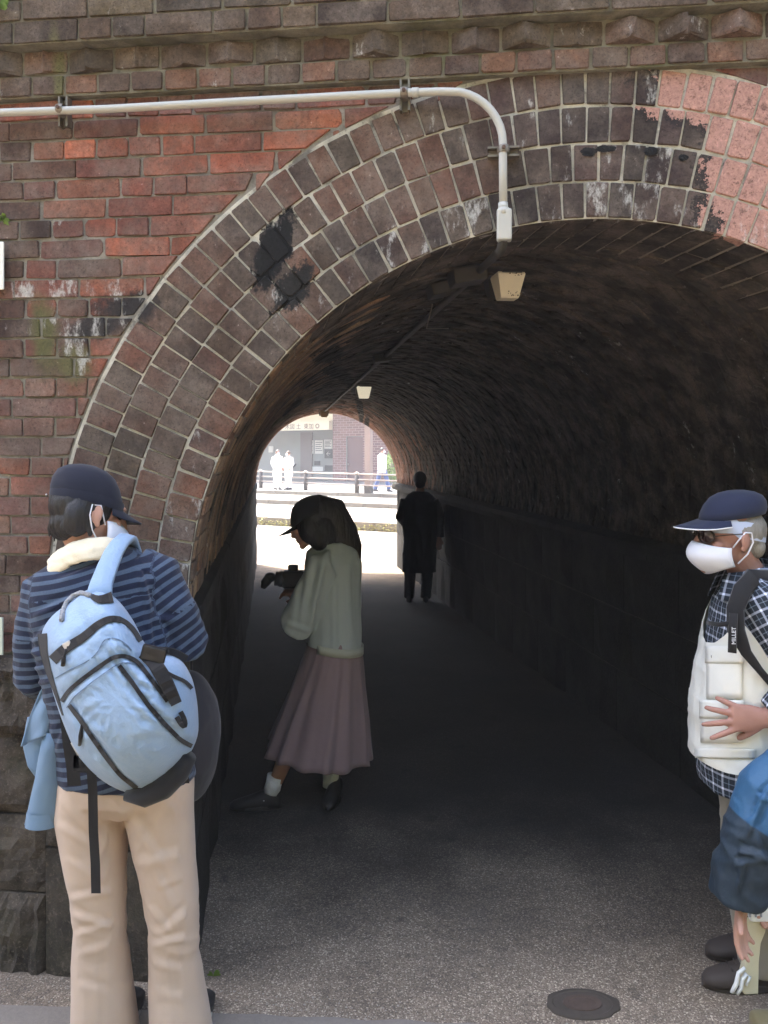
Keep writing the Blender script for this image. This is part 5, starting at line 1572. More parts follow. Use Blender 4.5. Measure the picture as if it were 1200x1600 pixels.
def strip(pts, hw, lift, name, mat, par=bag, thick=.0025, sub_=None):
    """flat band lying on the pack"""
    P = []; ds = []
    for a, b_ in zip(pts[:-1], pts[1:]):
        nseg = max(2, int(hypot(b_[0] - a[0], b_[1] - a[1]) / 5))
        for k in range(nseg): P.append(Vector((a[0] + (b_[0] - a[0]) * k / nseg, a[1] + (b_[1] - a[1]) * k / nseg)))
    P.append(Vector(pts[-1]))
    for _ in range(3): P = [P[0]] + [(P[i - 1] + P[i] * 2 + P[i + 1]) / 4 for i in range(1, len(P) - 1)] + [P[-1]]
    m = MB(); rows = []
    for i, q in enumerate(P):
        tn = (P[min(len(P) - 1, i + 1)] - P[max(0, i - 1)]).normalized(); nn = Vector((-tn.y, tn.x))
        h_ = hw(i / (len(P) - 1)) if callable(hw) else hw
        row = []
        for s_, l_ in ((-1, 0), (-.8, thick), (.8, thick), (1, 0)):
            u_ = q + nn * h_ * s_; row.append(bpx(u_.x, u_.y, max(pack_d(u_.x, u_.y), pack_d(q.x, q.y) - .006) + lift + l_))
        rows.append(row)
    for a, b_ in zip(rows[:-1], rows[1:]):
        for k in range(3): m.add([a[k], a[k + 1], b_[k + 1], b_[k]], [(0, 1, 2, 3)])
    o = m.build(name, mat, None, True)
    if sub_ is not None: o.parent = sub_
    else: sub(o, par)
    return o
strip(ZIP_TOP, lambda f: 8.5 - 5.0 * f if f < .75 else 4.0, .0045, "zip", M_BLKCLOTH)
strip(ZIP_MID, 3.4, .007, "zip", M_BLKCLOTH); strip(ZIP_R, 3.6, .007, "zip", M_BLKCLOTH); strip(ZIP_L, 3.6, .007, "zip", M_BLKCLOTH)
M_SEAM = mat_cloth("blue_seam", rgb(96, 116, 140), fold=.1)
strip(SEAM, .9, .0035, "seam", M_SEAM); strip([(x + 8, y + 10) for x, y in ZIP_MID[:7]], .8, .0025, "seam", M_SEAM)
strip([(243, 1038), (262, 1052), (278, 1060), (292, 1064), (300, 1076)], 3.0, .004, "zip", M_BLKCLOTH)
strip([(66, 990), (68, 1020), (76, 1050), (86, 1080), (98, 1118)], lambda f: 6 * (1 - f) + 1.5, .004, "side_piping", M_BLKCLOTH)
# base: dark panel under the pack
base_pts = [(296, 1178), (280, 1202), (256, 1224), (226, 1240), (196, 1240)]
m = MB(); m.tube([bpx(x, y + 3, .04) for x, y in base_pts], [(.02, .03), (.03, .045), (.034, .05), (.028, .04), (.012, .02)], 12); sub(m.build("dark_base", M_BLKCLOTH, None, True), bag)
# compression strap with buckle on the right flank
strip([(222, 1020), (240, 1034), (254, 1056), (266, 1080), (276, 1100)], lambda f: 9 + 3 * sin(pi * f), .014, "compression_strap", M_BLKCLOTH)
m = MB(); m.box(bpx(240, 1022, pack_d(238, 1030) + .024), (.062, .016, .040), Matrix.Rotation(.25, 3, 'Y'), .005); bk = sub(m.build("buckle", mat_simple("black_plastic", rgb(28, 28, 30), .4), None), bag)
strip([(282, 1112), (290, 1126), (290, 1138), (284, 1134), (276, 1120)], 4, .008, "loose_strap_end", M_BLKCLOTH)
strip([(248, 1016), (272, 1018), (292, 1030)], 6, .010, "top_strap", M_BLKCLOTH)
# hook loop and cord at the top
strip([(143, 931), (152, 938), (164, 936), (176, 933)], lambda f: 4 + 5 * f, .006, "logo_patch", M_BLKCLOTH)
m = MB(); cord = [(96, 969), (98, 954), (104, 941), (114, 931), (126, 926), (141, 930)]
pts = [bpx(x, y, pack_d(x, y) + .012) for x, y in cord]; m.tube(pts, .0065, 8); sub(m.build("grab_cord", mat_cloth("grey_cord", rgb(150, 152, 156), 300, fold=.6, fscale=90), None, True), bag)
# zip pulls
M_PULL = mat_simple("silver_pull", rgb(200, 200, 204), .35, .6)
m = MB(); m.box(bpx(105, 1008, pack_d(105, 1008) + .010), (.022, .006, .018), Matrix.Rotation(-.5, 3, 'Y'), .003); pl = sub(m.build("zip_pull", M_PULL, None), bag)
m = MB(); m.tube([bpx(103, 1014, pack_d(103, 1014) + .012), bpx(100, 1028, pack_d(100, 1028) + .010)], .003, 6); m.tube([bpx(100, 1026, pack_d(100, 1028) + .010), bpx(98, 1040, pack_d(98, 1040) + .010)], .0055, 8); m.build("pull_tab", M_BLKCLOTH, pl, True)
m = MB(); m.tube([bpx(128, 1132, pack_d(128, 1132) + .010), bpx(126, 1150, pack_d(126, 1150) + .012), bpx(124, 1164, pack_d(124, 1164) + .010)], [.003, .006, .004], 8); sub(m.build("zip_pull", M_BLKCLOTH, None, True), bag)
# shoulder strap over the right shoulder
def band3(rows, name, mat, par, thick=.012):
    m = MB(); R_ = []
    for a, b_ in rows:
        a, b_ = Vector(a), Vector(b_); ac = (b_ - a).normalized(); R_.append((a, b_))
    rings = []
    for i, (a, b_) in enumerate(R_):
        t_ = (R_[min(len(R_) - 1, i + 1)][0] - R_[max(0, i - 1)][0]); nn = t_.cross(b_ - a).normalized() * thick / 2
        rings.append([a - nn, a.lerp(b_, .08) - nn * 1.6, a.lerp(b_, .5) - nn * 1.9, a.lerp(b_, .92) - nn * 1.6, b_ - nn, b_ + nn, a.lerp(b_, .5) + nn * 1.2, a + nn])
    m.rings(rings); return sub(m.build(name, mat, None, True), par)
sd_ = .112
band3([(px_at(133, 935, 2.155), px_at(174, 940, 2.165)), (px_at(141, 912, 2.19), px_at(176, 912, 2.20)), (px_at(152, 885, 2.235), px_at(184, 888, 2.245)), (px_at(163, 862, 2.285), px_at(192, 866, 2.295)), (px_at(175, 846, 2.325), px_at(201, 850, 2.335)), (px_at(185, 838, 2.37), px_at(210, 842, 2.375)), (px_at(190, 838, 2.42), px_at(214, 844, 2.42)), (px_at(196, 855, 2.50), px_at(220, 862, 2.50)), (px_at(206, 930, 2.56), px_at(230, 930, 2.55)), (px_at(220, 1010, 2.54), px_at(246, 1006, 2.53)), (px_at(262, 1042, 2.42), px_at(280, 1034, 2.42)), (px_at(268, 1046, 2.26), px_at(284, 1038, 2.26))], "shoulder_strap", M_NYLON, bag)
# dangling hip-belt ends
def dangle(pts, hw, name):
    m = MB(); rows = []
    for x, y, Y in pts: rows.append([px_at(x - hw, y, Y), px_at(x + hw, y, Y), px_at(x + hw, y, Y + .004), px_at(x - hw, y, Y + .004)])
    m.rings(rows); return sub(m.build(name, M_BLKCLOTH, None), bag)
dangle([(141, 1170, 2.20), (143, 1205, 2.19), (145, 1240, 2.20), (146, 1300, 2.22), (149, 1350, 2.23), (150, 1396, 2.235)], 7.5, "hanging_strap")
dangle([(104, 1120, 2.20), (108, 1160, 2.19), (114, 1200, 2.19), (116, 1228, 2.195)], 10.5, "hip_belt"); dangle([(286, 1188, 2.27), (288, 1210, 2.27), (289, 1224, 2.275)], 7, "hip_belt")
m = MB(); m.box(px_at(128, 1190, 2.20), (.05, .02, .055), None, .006); sub(m.build("buckle", M_BLKCLOTH, None), bag)
m = MB(); m.tube([px_at(112, 1160, 2.18), px_at(122, 1178, 2.175), px_at(136, 1187, 2.18)], .0035, 6); sub(m.build("piping", M_SOLE, None, True), bag)

# ---------------------------------------------------------------- blue jacket hanging at his left side
M_JACK = mat_cloth("faded_blue_cotton", rgb(112, 138, 164), 380, .85, var=.06, fold=.3)
def cloth_sheet(name, left, right, Y, amp, nf, seed, nu=22, nv=26, lean=.0):
    """hanging cloth between two edge polylines (photo columns), with vertical folds"""
    def ev(poly, f):
        f *= len(poly) - 1; i = min(len(poly) - 2, int(f)); k = f - i
        return (poly[i][0] + (poly[i + 1][0] - poly[i][0]) * k, poly[i][1] + (poly[i + 1][1] - poly[i][1]) * k)
    m = MB()
    for j in range(nv + 1):
        f = j / nv; a = ev(left, f); b_ = ev(right, f)
        for i in range(nu + 1):
            g = i / nu; x = a[0] + (b_[0] - a[0]) * g; y = a[1] + (b_[1] - a[1]) * g
            d = amp * (.3 + .7 * f) * sin(nf * pi * g + seed + 1.2 * noise.noise(Vector((g * 2, f * 2, seed)))) + amp * .6 * noise.noise(Vector((g * 4, f * 3, seed)))
            m.v.append(px_at(x, y, Y + d + lean * f))
    for j in range(nv):
        for i in range(nu): q = j * (nu + 1) + i; m.f.append((q, q + 1, q + nu + 2, q + nu + 1))
    o = m.build(name, M_JACK, None, True); o.modifiers.new("t", 'SOLIDIFY').thickness = .004
    return o
jko = cloth_sheet("hanging_jacket", [(80, 1050), (60, 1085), (46, 1120), (32, 1166)], [(104, 1050), (106, 1085), (108, 1120), (110, 1132)], 2.36, .022, 3.2, .4)
tag(jko, "faded light blue jacket hanging at the left hip of the backpack wearer", "jacket")
lp_ = cloth_sheet("lining", [(44, 1120), (36, 1160), (44, 1196), (58, 1214)], [(112, 1120), (112, 1160), (110, 1200), (108, 1222)], 2.40, .012, 2.0, 2.2); lp_.parent = jko
m = MB(); rr_ = []
for y, x0, x1 in ((1140, 72, 100), (1170, 66, 98), (1190, 62, 96), (1215, 58, 96), (1240, 52, 94), (1262, 47, 92), (1287, 41, 90)):
    rr_.append(ring_at(px_at((x0 + x1) / 2, y, 2.375), XA, YA, (x1 - x0) / 2 / 547, .03 + .004 * sin(y), 24, 2.0))
m.rings(rr_, cap=False); me = m.mesh("sleeve"); o = link("sleeve", me, M_JACK, jko, True); o.modifiers.new("t", 'SOLIDIFY').thickness = .004
m = MB(); m.rings([ring_at(px_at(66.5, 1266, 2.375), XA, YA, .0435, .0345, 24, 2.0), ring_at(px_at(65.5, 1289, 2.375), XA, YA, .0465, .0365, 24, 2.0)], cap=False); m.build("cuff", M_JACK, jko, True)
# dark rounded bag in front of him
db = MB(); db.ell(px_at(292, 1150, 2.55), (.10, .13, .20), None, 24, 16); me = fuse(db, "b", .008, 3); displace(me, folds(.006, (8, 8, 8), 1.0))
dbo = link("shoulder_bag", me, mat_cloth("charcoal_nylon", rgb(46, 44, 48), 400, .8, fold=.2), None, True); tag(dbo, "dark charcoal rounded bag showing at the right hip of the backpack wearer", "bag")
m = MB(); m.tube([px_at(272, 1050, 2.52), px_at(262, 1000, 2.53), px_at(240, 930, 2.50), px_at(222, 872, 2.46)], [(.012, .003)] * 4, 8); m.build("bag_strap", M_BLKCLOTH, dbo, True)
# ---------------------------------------------------------------- woman in the mauve skirt
WY = 4.2; zf = floor_z(WY); WS = FPX / WY
def wq(x, y, Y=WY): return px_at(x, y, Y)
wom = person("person", (wq(505, 1250).x, WY, zf), "person in dark cap, grey-green sweater and long mauve skirt, head bowed")
WF = Vector((-.93, .30, -.42)); WHC = wq(483, 818, 4.18); WM = frame_from(WF, (-.30, .1, 1))
def WP(x, y, z): return WHC + WM @ Vector((x, y, z))
wn_ = wq(516, 858, 4.22)
b = MB(); head_parts(b, WHC, WM, .94, wn_)
WT = [(850, 522, 22, .06), (866, 520, 36, .075), (885, 522, 42, .095), (930, 520, 40, .11), (1000, 524, 34, .10), (1040, 526, 38, .115), (1080, 524, 36, .11)]
b.rings(list(reversed([ring_at(wq(c, y), XA, YA, hw / WS, hd, 24) for y, c, hw, hd in WT])))
wsL, wsR = wq(506, 884, 4.10), wq(534, 882, 4.34); weL, weR = wq(466, 974, 4.06), wq(510, 965, 4.40); wwL, wwR = wq(474, 934, 4.34), wq(478, 928, 4.42)
for S_, E_, W_ in ((wsL, weL, wwL), (wsR, weR, wwR)):
    b.tube([S_, E_, W_], [.040, .034, .022], 12); hand_parts(b, W_, Vector((-.7, .3, .25)), Vector((.2, .2, -1)), .9, .5, .06, 1)
for hx, kx, ax, Y0, Yk, Ya, hy in ((508, 470, 437, 4.16, 4.14, 4.13, 1222), (540, 528, 517, 4.28, 4.27, 4.28, 1216)):
    b.tube([wq(hx, 1050, Y0), wq(kx, 1140, Yk), wq(ax + 6, hy - 30, Ya), wq(ax - 6 if ax < 500 else ax, hy, Ya)], [.085, .052, .040, .034], 14)
put_me(fuse(b, "body", .006, 3), "body", M_SKIN, wom); eyes(wom, WHC, WM, .94)
# hair: long, over the back
h = MB(); h.ell(WP(0, .016, .018), (.080, .096, .086), WM, 22, 14)
hp = [WP(0, .06, .05), wq(520, 800, 4.2), wq(536, 832, 4.2), wq(548, 858, 4.2), wq(555, 878, 4.2)]
h.tube(hp, [(.07, .080), (.062, .080), (.054, .078), (.038, .068), (.012, .035)], 18, True, up=XA)
for sg_ in (-1, 1):
    h.ell(WP(sg_ * .052, .012, -.035), (.042, .058, .075), WM, 16, 12); h.ell(WP(sg_ * .05, .035, -.09), (.04, .05, .06), WM, 16, 12)
h.ell(WP(0, .07, -.06), (.07, .05, .08), WM, 16, 12)
me = fuse(h, "hair", .006, 3); displace(me, folds(.004, (60, 60, 8))); put_me(me, "hair", M_HAIR, wom)
M_BLKCAP = mat_cloth("black_cap_cloth", rgb(30, 30, 32), 400, .85, fold=.1)
cap_parts(wom, WHC, WM, M_BLKCAP, .98, True, .085, None, None, 1.0, .02, .10)
# sweater
sw_ = MB(); ST = [(848, 521, 24, .07), (862, 520, 40, .09), (880, 521, 43, .125), (920, 521, 42, .14), (970, 522, 42, .145), (1006, 523, 42, .15), (1030, 523, 42, .15)]
sw_.rings(list(reversed([ring_at(wq(c, y), XA, YA, hw / WS, hd, 30) for y, c, hw, hd in ST])))
sw_.tube([wsL + Vector((.04, 0, .01)), wsL, wsL.lerp(weL, .5), weL, weL.lerp(wwL, .55), wwL], [.07, .072, .080, .085, .068, .036], 18)
sw_.tube([wsR, wsR.lerp(weR, .5), weR, wwR], [.065, .07, .07, .04], 16)
hz = wq(520, 1004).z
me = fuse(sw_, "sweater", .007, 5, [(Vector((wq(523, 1010).x, 0, hz - .012)), Vector((-.135, 0, -1)))])
wcr = creases([((486, 880), (470, 960), 6, .014), ((500, 900), (482, 985), 6, .014), ((470, 900), (458, 970), 6, .010), ((520, 900), (522, 1000), 7, .008), ((545, 900), (548, 1000), 7, .008), ((452, 975), (482, 985), 5, .010), ((508, 870), (498, 930), 6, .008)], 4.08)
def wf(p): return wcr(p) + .007 * (ridge(Vector((p.x * 15, p.y * 12, p.z * 2.2))) - .4)
displace(me, folds(.006, (10, 10, 4), 3.0, wf))
M_KNIT = mat_cloth("grey_green_knit", rgb(164, 172, 171), 300, .95, var=.06, fold=.3)
put_me(me, "sweater", M_KNIT, wom)
M_HEM = mat_cloth("pale_hem", rgb(176, 178, 164), 300, .95, fold=.2)
def hem_part(a0, a1, z0, z1, name, mat, g=.006):
    m = MB(); n = 26
    for j in range(2):
        for i in range(n + 1):
            a = a0 + (a1 - a0) * i / n; zz = (z0, z1)[j]
            m.v.append(Vector((wq(523, 1010).x + cos(a) * (41 / WS + g), WY + sin(a) * (.148 + g), zz - .15 * cos(a) * .135)))
    for i in range(n): m.f.append((i, i + 1, n + 2 + i, n + 1 + i))
    o = sub(m.build(name, mat, None, True), wom); o.modifiers.new("t", 'SOLIDIFY').thickness = .004; return o
hem_part(radians(238), radians(420), hz - .036, hz + .006, "hem_band", M_HEM, .014); hem_part(radians(60), radians(222), hz - .06, hz + .055, "sweater_tail", M_KNIT, .004)
# skirt
m = MB(); nz, na = 26, 120; rows = []
for j in range(nz + 1):
    f = j / nz; y = 985 + (1176 - 985) * f; c = 525 + (496 - 525) * f ** 1.1; hw = 37 + (82 - 37) * f ** 1.05; hd = .13 + .145 * f
    row = []
    for i in range(na):
        a = 2 * pi * i / na; fo = .085 * f ** .7 * (1 - 1.7 * abs(sin(4.5 * a + .8 * sin(3 * a) + 1.8 * noise.noise(Vector((cos(a) * 2, sin(a) * 2, f * .5)))))) + .03 * noise.noise(Vector((cos(a) * 5, sin(a) * 5, f * 2)))
        p = wq(c, y); row.append(Vector((p.x + cos(a) * hw / WS * (1 + fo), WY + sin(a) * hd * (1 + fo), p.z + (.005 * sin(9 * a + 2) - .03 * cos(a) + .012 * noise.noise(Vector((a * 2, 0, 0)))) * f)))
    rows.append(row)
m.rings(rows, cap=False); o = put(m, "skirt", mat_cloth("mauve_cotton", rgb(140, 119, 122), 380, .9, var=.07, fold=.25), wom); o.modifiers.new("t", 'SOLIDIFY').thickness = .003
M_SOCK = mat_cloth("white_sock", rgb(236, 236, 242), 260, .95, fold=.4, fscale=40)
for (x, y0, y1, x1, Y) in ((431, 1212, 1238, 424, 4.13), (517, 1204, 1228, 517, 4.28)):
    m = MB(); m.tube([wq(x, y0, Y), wq((x + x1) / 2, (y0 + y1) / 2, Y), wq(x1, y1, Y)], [.043, .040, .042], 16); put(m, "sock", M_SOCK, wom)
s1 = shoe(wom, Vector((wq(437, 1250, 4.13).x, 4.13, floor_z(4.1) + .004)), (-1, -.12, 0), M_SHOE, M_SHOE, .92); s2 = shoe(wom, Vector((wq(527, 1240, 4.28).x - .0, 4.33, floor_z(4.3) + .004)), (-.15, -1, 0), M_SHOE, M_SHOE, .9)
h0 = Vector((wq(437, 1250, 4.13).x, 4.13, floor_z(4.1)))
m = MB(); m.tube([h0 + Vector((-.07, -.041, .055)), h0 + Vector((-.11, -.046, .04)), h0 + Vector((-.16, -.048, .026)), h0 + Vector((-.19, -.044, .020))], [(.004, .004), (.007, .004), (.006, .004), (.003, .003)], 6); m.build("white_stripe", M_SOCK, s1, True)

# ---------------------------------------------------------------- dark camera she holds
TP = wq(452, 905, 4.34); tp_ = empty("camera", TP); tag(tp_, "dark camera with lens held in front of the person in mauve skirt", "camera")
M_CAMB = mat_simple("black_camera", rgb(34, 34, 36), .5)
m = MB(); m.box((.03, 0, 0), (.13, .08, .09), None, .012); m.box((.02, 0, .058), (.05, .05, .035), None, .008); m.build("camera_body", M_CAMB, tp_)
m = MB(); m.tube([(-.02, 0, 0), (-.05, 0, .002), (-.056, 0, .002), (-.072, 0, .004)], [.040, .042, .036, .038], 18); m.build("lens", M_CAMB, tp_, True)
m = MB(); m.ell((-.098, -.01, .012), (.030, .028, .026)); m.tube([(-.10, -.01, .012), (-.125, -.012, -.018), (-.135, -.012, -.045)], [.026, .024, .012], 12); m = m.mesh("grip"); me = m
link("side_grip", me, M_CAMB, tp_, True)
# ---------------------------------------------------------------- dark figure walking away in the tunnel
DY = 10.7; dz = floor_z(DY); DS = FPX / DY
def dq(x, y, Y=DY): return px_at(x, y, Y)
dk = person("person", (dq(656, 940).x, DY, dz), "dark silhouetted person in long coat walking away through the tunnel")
DH = dq(656, 751, DY); DM = frame_from((-.1, 1, -.1))
b = MB(); head_parts(b, DH, DM, 1.0, dq(656, 772))
b.rings(list(reversed([ring_at(dq(656, y), XA, YA, hw / DS, hd, 20) for y, hw, hd in ((770, 14, .07), (780, 24, .09), (810, 22, .11), (850, 18, .1), (880, 20, .11))])))
dl = [(637, 641, 639), (668, 667, 665)]
for hx, kx, ax in dl: b.tube([dq(hx + (5 if hx < 650 else -5), 860), dq(kx, 900), dq(ax, 934)], [.085, .055, .04], 12)
armd = [[dq(635, 782), dq(626, 808), dq(640, 826, DY + .18)], [dq(677, 782), dq(688, 808), dq(686, 842, DY - .05)]]
for A_ in armd:
    b.tube(A_, [.045, .04, .028], 10); hand_parts(b, A_[-1], (A_[-1] - A_[-2]).normalized(), Vector((0, 1, 0)), .95, .5)
put_me(fuse(b, "body", .008, 2), "body", M_SKIN2, dk); eyes(dk, DH, DM)
M_BLKCOAT = mat_cloth("black_coat_cloth", rgb(36, 36, 38), 300, .9)
h = MB(); h.ell(DH + Vector((0, -.012, .025)), (.088, .107, .096), None, 20, 14); h.ell(DH + Vector((0, -.05, -.04)), (.07, .06, .06)); put_me(fuse(h, "hair", .007, 2, [(DH + Vector((0, .06, 0)), Vector((0, 1, -.3)))]), "hair", M_HAIR, dk)
c = MB(); c.rings(list(reversed([ring_at(dq(cx, y), XA, YA, hw / DS, hd, 26) for y, cx, hw, hd in ((768, 656, 10, .075), (774, 656, 20, .10), (784, 656, 29, .125), (815, 656, 27, .14), (845, 657, 26, .14), (880, 655, 26, .16), (897, 655, 26.5, .17))])))
for A_ in armd: c.tube(A_[:2] + [A_[1].lerp(A_[2], .9)], [.075, .068, .055], 14)
me = fuse(c, "long_coat", .008, 4, [(Vector((0, 0, dq(656, 893).z)), Vector((0, 0, -1)))]); displace(me, folds(.010, (9, 9, 3), 4)); put_me(me, "long_coat", M_BLKCOAT, dk)
t_ = MB()
for hx, kx, ax in dl: t_.tube([dq(hx + (3 if hx < 650 else -3), 862), dq(kx, 900), dq(ax, 934)], [.10, .075, .065], 14)
me = fuse(t_, "trousers", .008, 3); displace(me, folds(.006, (9, 9, 8), 4)); put_me(me, "trousers", M_BLKCOAT, dk)
for hx, kx, ax in dl: shoe(dk, Vector((dq(ax, 930).x, DY - .06, dz)), (0, 1, 0), M_SHOE, M_SHOE)

# ---------------------------------------------------------------- people on the far plaza
M_WHITEC = mat_cloth("white_cotton", rgb(232, 230, 224), 200, .9)
M_CREAMC = mat_cloth("cream_cotton", rgb(222, 216, 204), 200, .9)
M_DENIM = mat_cloth("blue_denim", rgb(74, 92, 132), 300, .9)
M_PALEHAIR = hair_material("brown_hair", rgb(60, 48, 40), rgb(112, 92, 74))
def far_person(x, ybase, Y, H, face, label, top, bottom, hair, step=0.0, dress=False, shoes=M_SHOE):
    g = px_at(x, ybase, Y); z0 = .258; e_ = person("person", (g.x, Y, z0), label); o = Vector((g.x, Y, z0)); k = H / 1.7
    F = Vector(face).normalized(); Sd = Vector((-F.y, F.x, 0)).normalized(); D2 = Vector((F.x, F.y, 0)).normalized()
    def P(s, f, z): return o + (Sd * s + D2 * f + ZA * z) * k
    hc = P(0, .02, 1.575); hm = frame_from(F)
    b = MB(); head_parts(b, hc, hm, k, P(0, 0, 1.42))
    b.rings([ring_at(P(0, 0, z), Sd, D2, hw * k, hd * k, 18) for z, hw, hd in ((.88, .15, .11), (1.0, .14, .1), (1.25, .17, .11), (1.38, .15, .09), (1.45, .07, .06))])
    for s in (-1, 1):
        b.tube([P(.09 * s, 0, .9), P(.095 * s, step * s * .5 + .02, .48), P(.10 * s, step * s, .08)], [.085 * k, .055 * k, .04 * k], 10)
        A_ = [P(.18 * s, 0, 1.38), P(.23 * s, -.02 - step * s * .3, 1.12), P(.21 * s, .12 - step * s * .5, .92)]
        b.tube(A_, [.045 * k, .038 * k, .027 * k], 9); hand_parts(b, A_[-1], (A_[-1] - A_[-2]).normalized(), D2, k * .95, .4)
    put_me(fuse(b, "body", .012, 2), "body", M_SKIN, e_); eyes(e_, hc, hm, k)
    h = MB(); h.ell(hc + hm @ Vector((0, .014, .028)) * k, (.087 * k, .106 * k, .094 * k), hm, 16, 12); put_me(fuse(h, "hair", .012, 1, [(hc + hm @ Vector((0, -.05, .0)), hm @ Vector((0, -1, -.6)))]), "hair", hair, e_)
    c = MB(); low = .72 if not dress else .58
    c.rings([ring_at(P(0, 0, z), Sd, D2, hw * k, hd * k, 20) for z, hw, hd in ((low, .20, .15), (.95, .18, .14), (1.25, .19, .135), (1.38, .17, .11), (1.47, .07, .07))])
    for s in (-1, 1): c.tube([P(.17 * s, 0, 1.39), P(.24 * s, -.02 - step * s * .3, 1.12), P(.215 * s, .11 - step * s * .5, .94)], [.07 * k, .065 * k, .05 * k], 12)
    me = fuse(c, "top", .012, 3); displace(me, folds(.012, (9, 9, 5), x)); put_me(me, "top", top, e_)
    t_ = MB()
    for s in (-1, 1): t_.tube([P(.085 * s, 0, .92), P(.095 * s, step * s * .5 + .02, .48), P(.10 * s, step * s, .09)], [.105 * k, .085 * k, .08 * k], 12)
    put_me(fuse(t_, "trousers", .012, 2), "trousers", bottom, e_)
    mk = MB(); mk.ell(hc + hm @ Vector((0, -.088, -.045)) * k, (.062 * k, .045 * k, .045 * k), hm); put(mk, "mask", M_MASK, e_)
    for s in (-1, 1): shoe(e_, P(.10 * s, step * s - .08, 0), D2, shoes, M_SOLE, k)
far_person(433.5, 765, 34.6, 1.67, (.5, -.8, 0), "white-clad person left of the pair on the far plaza", M_WHITEC, M_WHITEC, M_PALEHAIR, dress=True)
far_person(451, 765, 34.5, 1.62, (-.6, -.7, 0), "white-clad person right of the pair on the far plaza", M_CREAMC, M_WHITEC, M_PALEHAIR, dress=True)
far_person(597, 769, 32.8, 1.74, (.75, -.6, 0), "person in white shirt and blue jeans walking on the far plaza", M_WHITEC, M_DENIM, M_HAIR, step=.26)

# ---------------------------------------------------------------- man in the white vest at the right edge, in profile
RY = 2.66; RS = FPX / RY
def rq(x, y, Y=RY): return px_at(x, y, Y)
rm = person("person", (rq(1175, 1545).x, RY, 0), "person in profile with navy cap, white mask, checked shirt and white vest")
RH = rq(1139, 838, 2.68); RM = frame_from((-1, -.10, -.04), (.06, 0, 1))
def RP(x, y, z): return RH + RM @ Vector((x, y, z))
rn = rq(1172, 908, 2.69)
b = MB(); head_parts(b, RH, RM, 1.0, rn)
# torso rings run up the body: (y, centre x, half depth px, half width m)
RT_ = [(905, 1176, 26, .065), (918, 1180, 44, .12), (940, 1180, 55, .165), (980, 1174, 57, .172), (1040, 1165, 58, .165), (1100, 1160, 60, .158), (1150, 1158, 60, .158), (1195, 1158, 60, .163), (1225, 1160, 58, .163)]
b.rings(list(reversed([ring_at(rq(c, y, 2.68), XA, YA, hw / RS - .012, wd - .01, 26) for y, c, hw, wd in RT_])))
sN, sF = rq(1192, 945, 2.54), rq(1192, 945, 2.86); eN, eF = rq(1262, 1068, 2.46), rq(1200, 1080, 2.92); wN, wF = rq(1200, 1122, 2.475), rq(1170, 1120, 2.92)
b.tube([sN, sN.lerp(eN, .5), eN, eN.lerp(wN, .4), wN], [.05, .046, .04, .038, .027], 14); b.tube([sF, eF, wF], [.05, .04, .027], 12)
hand_parts(b, wN + Vector((-.012, .0, .0)), Vector((-1, .10, -.02)), Vector((.1, 1, -.1)), 1.0, .10, .42, 1, [.05, .08, .26, .34])
hand_parts(b, wF, Vector((-1, 0, -.2)), Vector((0, -1, 0)), 1.0, .4)
for hx, Y0 in ((1168, 2.70), (1166, 2.84)): b.tube([rq(hx, 1200, Y0), rq(hx + 6, 1370, Y0), rq(hx + 28, 1515, Y0)], [.09, .058, .042], 14)
put_me(fuse(b, "body", .0045, 3), "body", M_SKIN2, rm)
h = MB(); h.ell(RP(0, .02, .02), (.083, .100, .082), RM, 22, 14); h.ell(RP(0, .07, -.035), (.065, .038, .045), RM, 16, 10)
me = fuse(h, "hair", .005, 2, [(RP(0, .005, 0), RM @ Vector((0, -1, -.2)))]); displace(me, folds(.002, (60, 60, 12))); put_me(me, "hair", M_GREYHAIR, rm)
M_NAVY2 = mat_cloth("navy_twill", rgb(36, 42, 64), 500, .8, fold=.1)
M_WPIPE = mat_simple("white_piping", rgb(226, 226, 228), .6)
cp2 = cap_parts(rm, RH, RM, M_NAVY2, 1.0, True, .085, M_WPIPE, None, .76, .064, .22)
# headscarf under the cap
m = MB(); n = 32; rr_ = []
for zz, g_ in ((-.012, 1.0), (.004, 1.02), (.032, 1.02), (.042, 1.0)):
    rr_.append([RP(cos(2 * pi * q / n) * .080 * g_, .013 + sin(2 * pi * q / n) * .101 * g_, zz + .012 - .024 * max(0, sin(2 * pi * q / n)) + (.018 if sin(2 * pi * q / n) < -.2 else 0)) for q in range(n)])
m.rings(rr_, cap=False); put(m, "headscarf", mat_cloth("pale_blue_scarf", rgb(186, 196, 218), 300, .9), rm)
# mask
mk = MB(); g_ = []
for j in range(13):
    row = []; f = j / 12
    for i in range(21):
        a = radians(-74 + 148 * i / 20); ca = cos(a)
        bulge = .038 * max(0, ca) ** 1.2 * (.35 + 1.1 * sin(pi * min(1, f * .95 + .08)) ** .8) * (1 - .35 * f ** 3)
        top = -.010 - .020 * abs(sin(a)) ** 1.5; bot = -.114 + .030 * abs(sin(a)) ** 2.0
        rad = .074 + .006 * sin(pi * f)
        row.append(RP(sin(a) * rad, .002 - ca * (.094 - .018 * f) - bulge, top + (bot - top) * f))
    g_.append(row)
flat = [p for r in g_ for p in r]; mk.v = flat
for j in range(12):
    for i in range(20): mk.f.append((j * 21 + i, j * 21 + i + 1, (j + 1) * 21 + i + 1, (j + 1) * 21 + i))
mo = put(mk, "mask", M_MASK, rm); mo.modifiers.new("t", 'SOLIDIFY').thickness = .003
m = MB(); m.tube([g_[j][10] + RM @ Vector((0, -.0025, 0)) for j in range(13)], .0011, 5); m.build("mask_seam", M_MASK, mo, True)
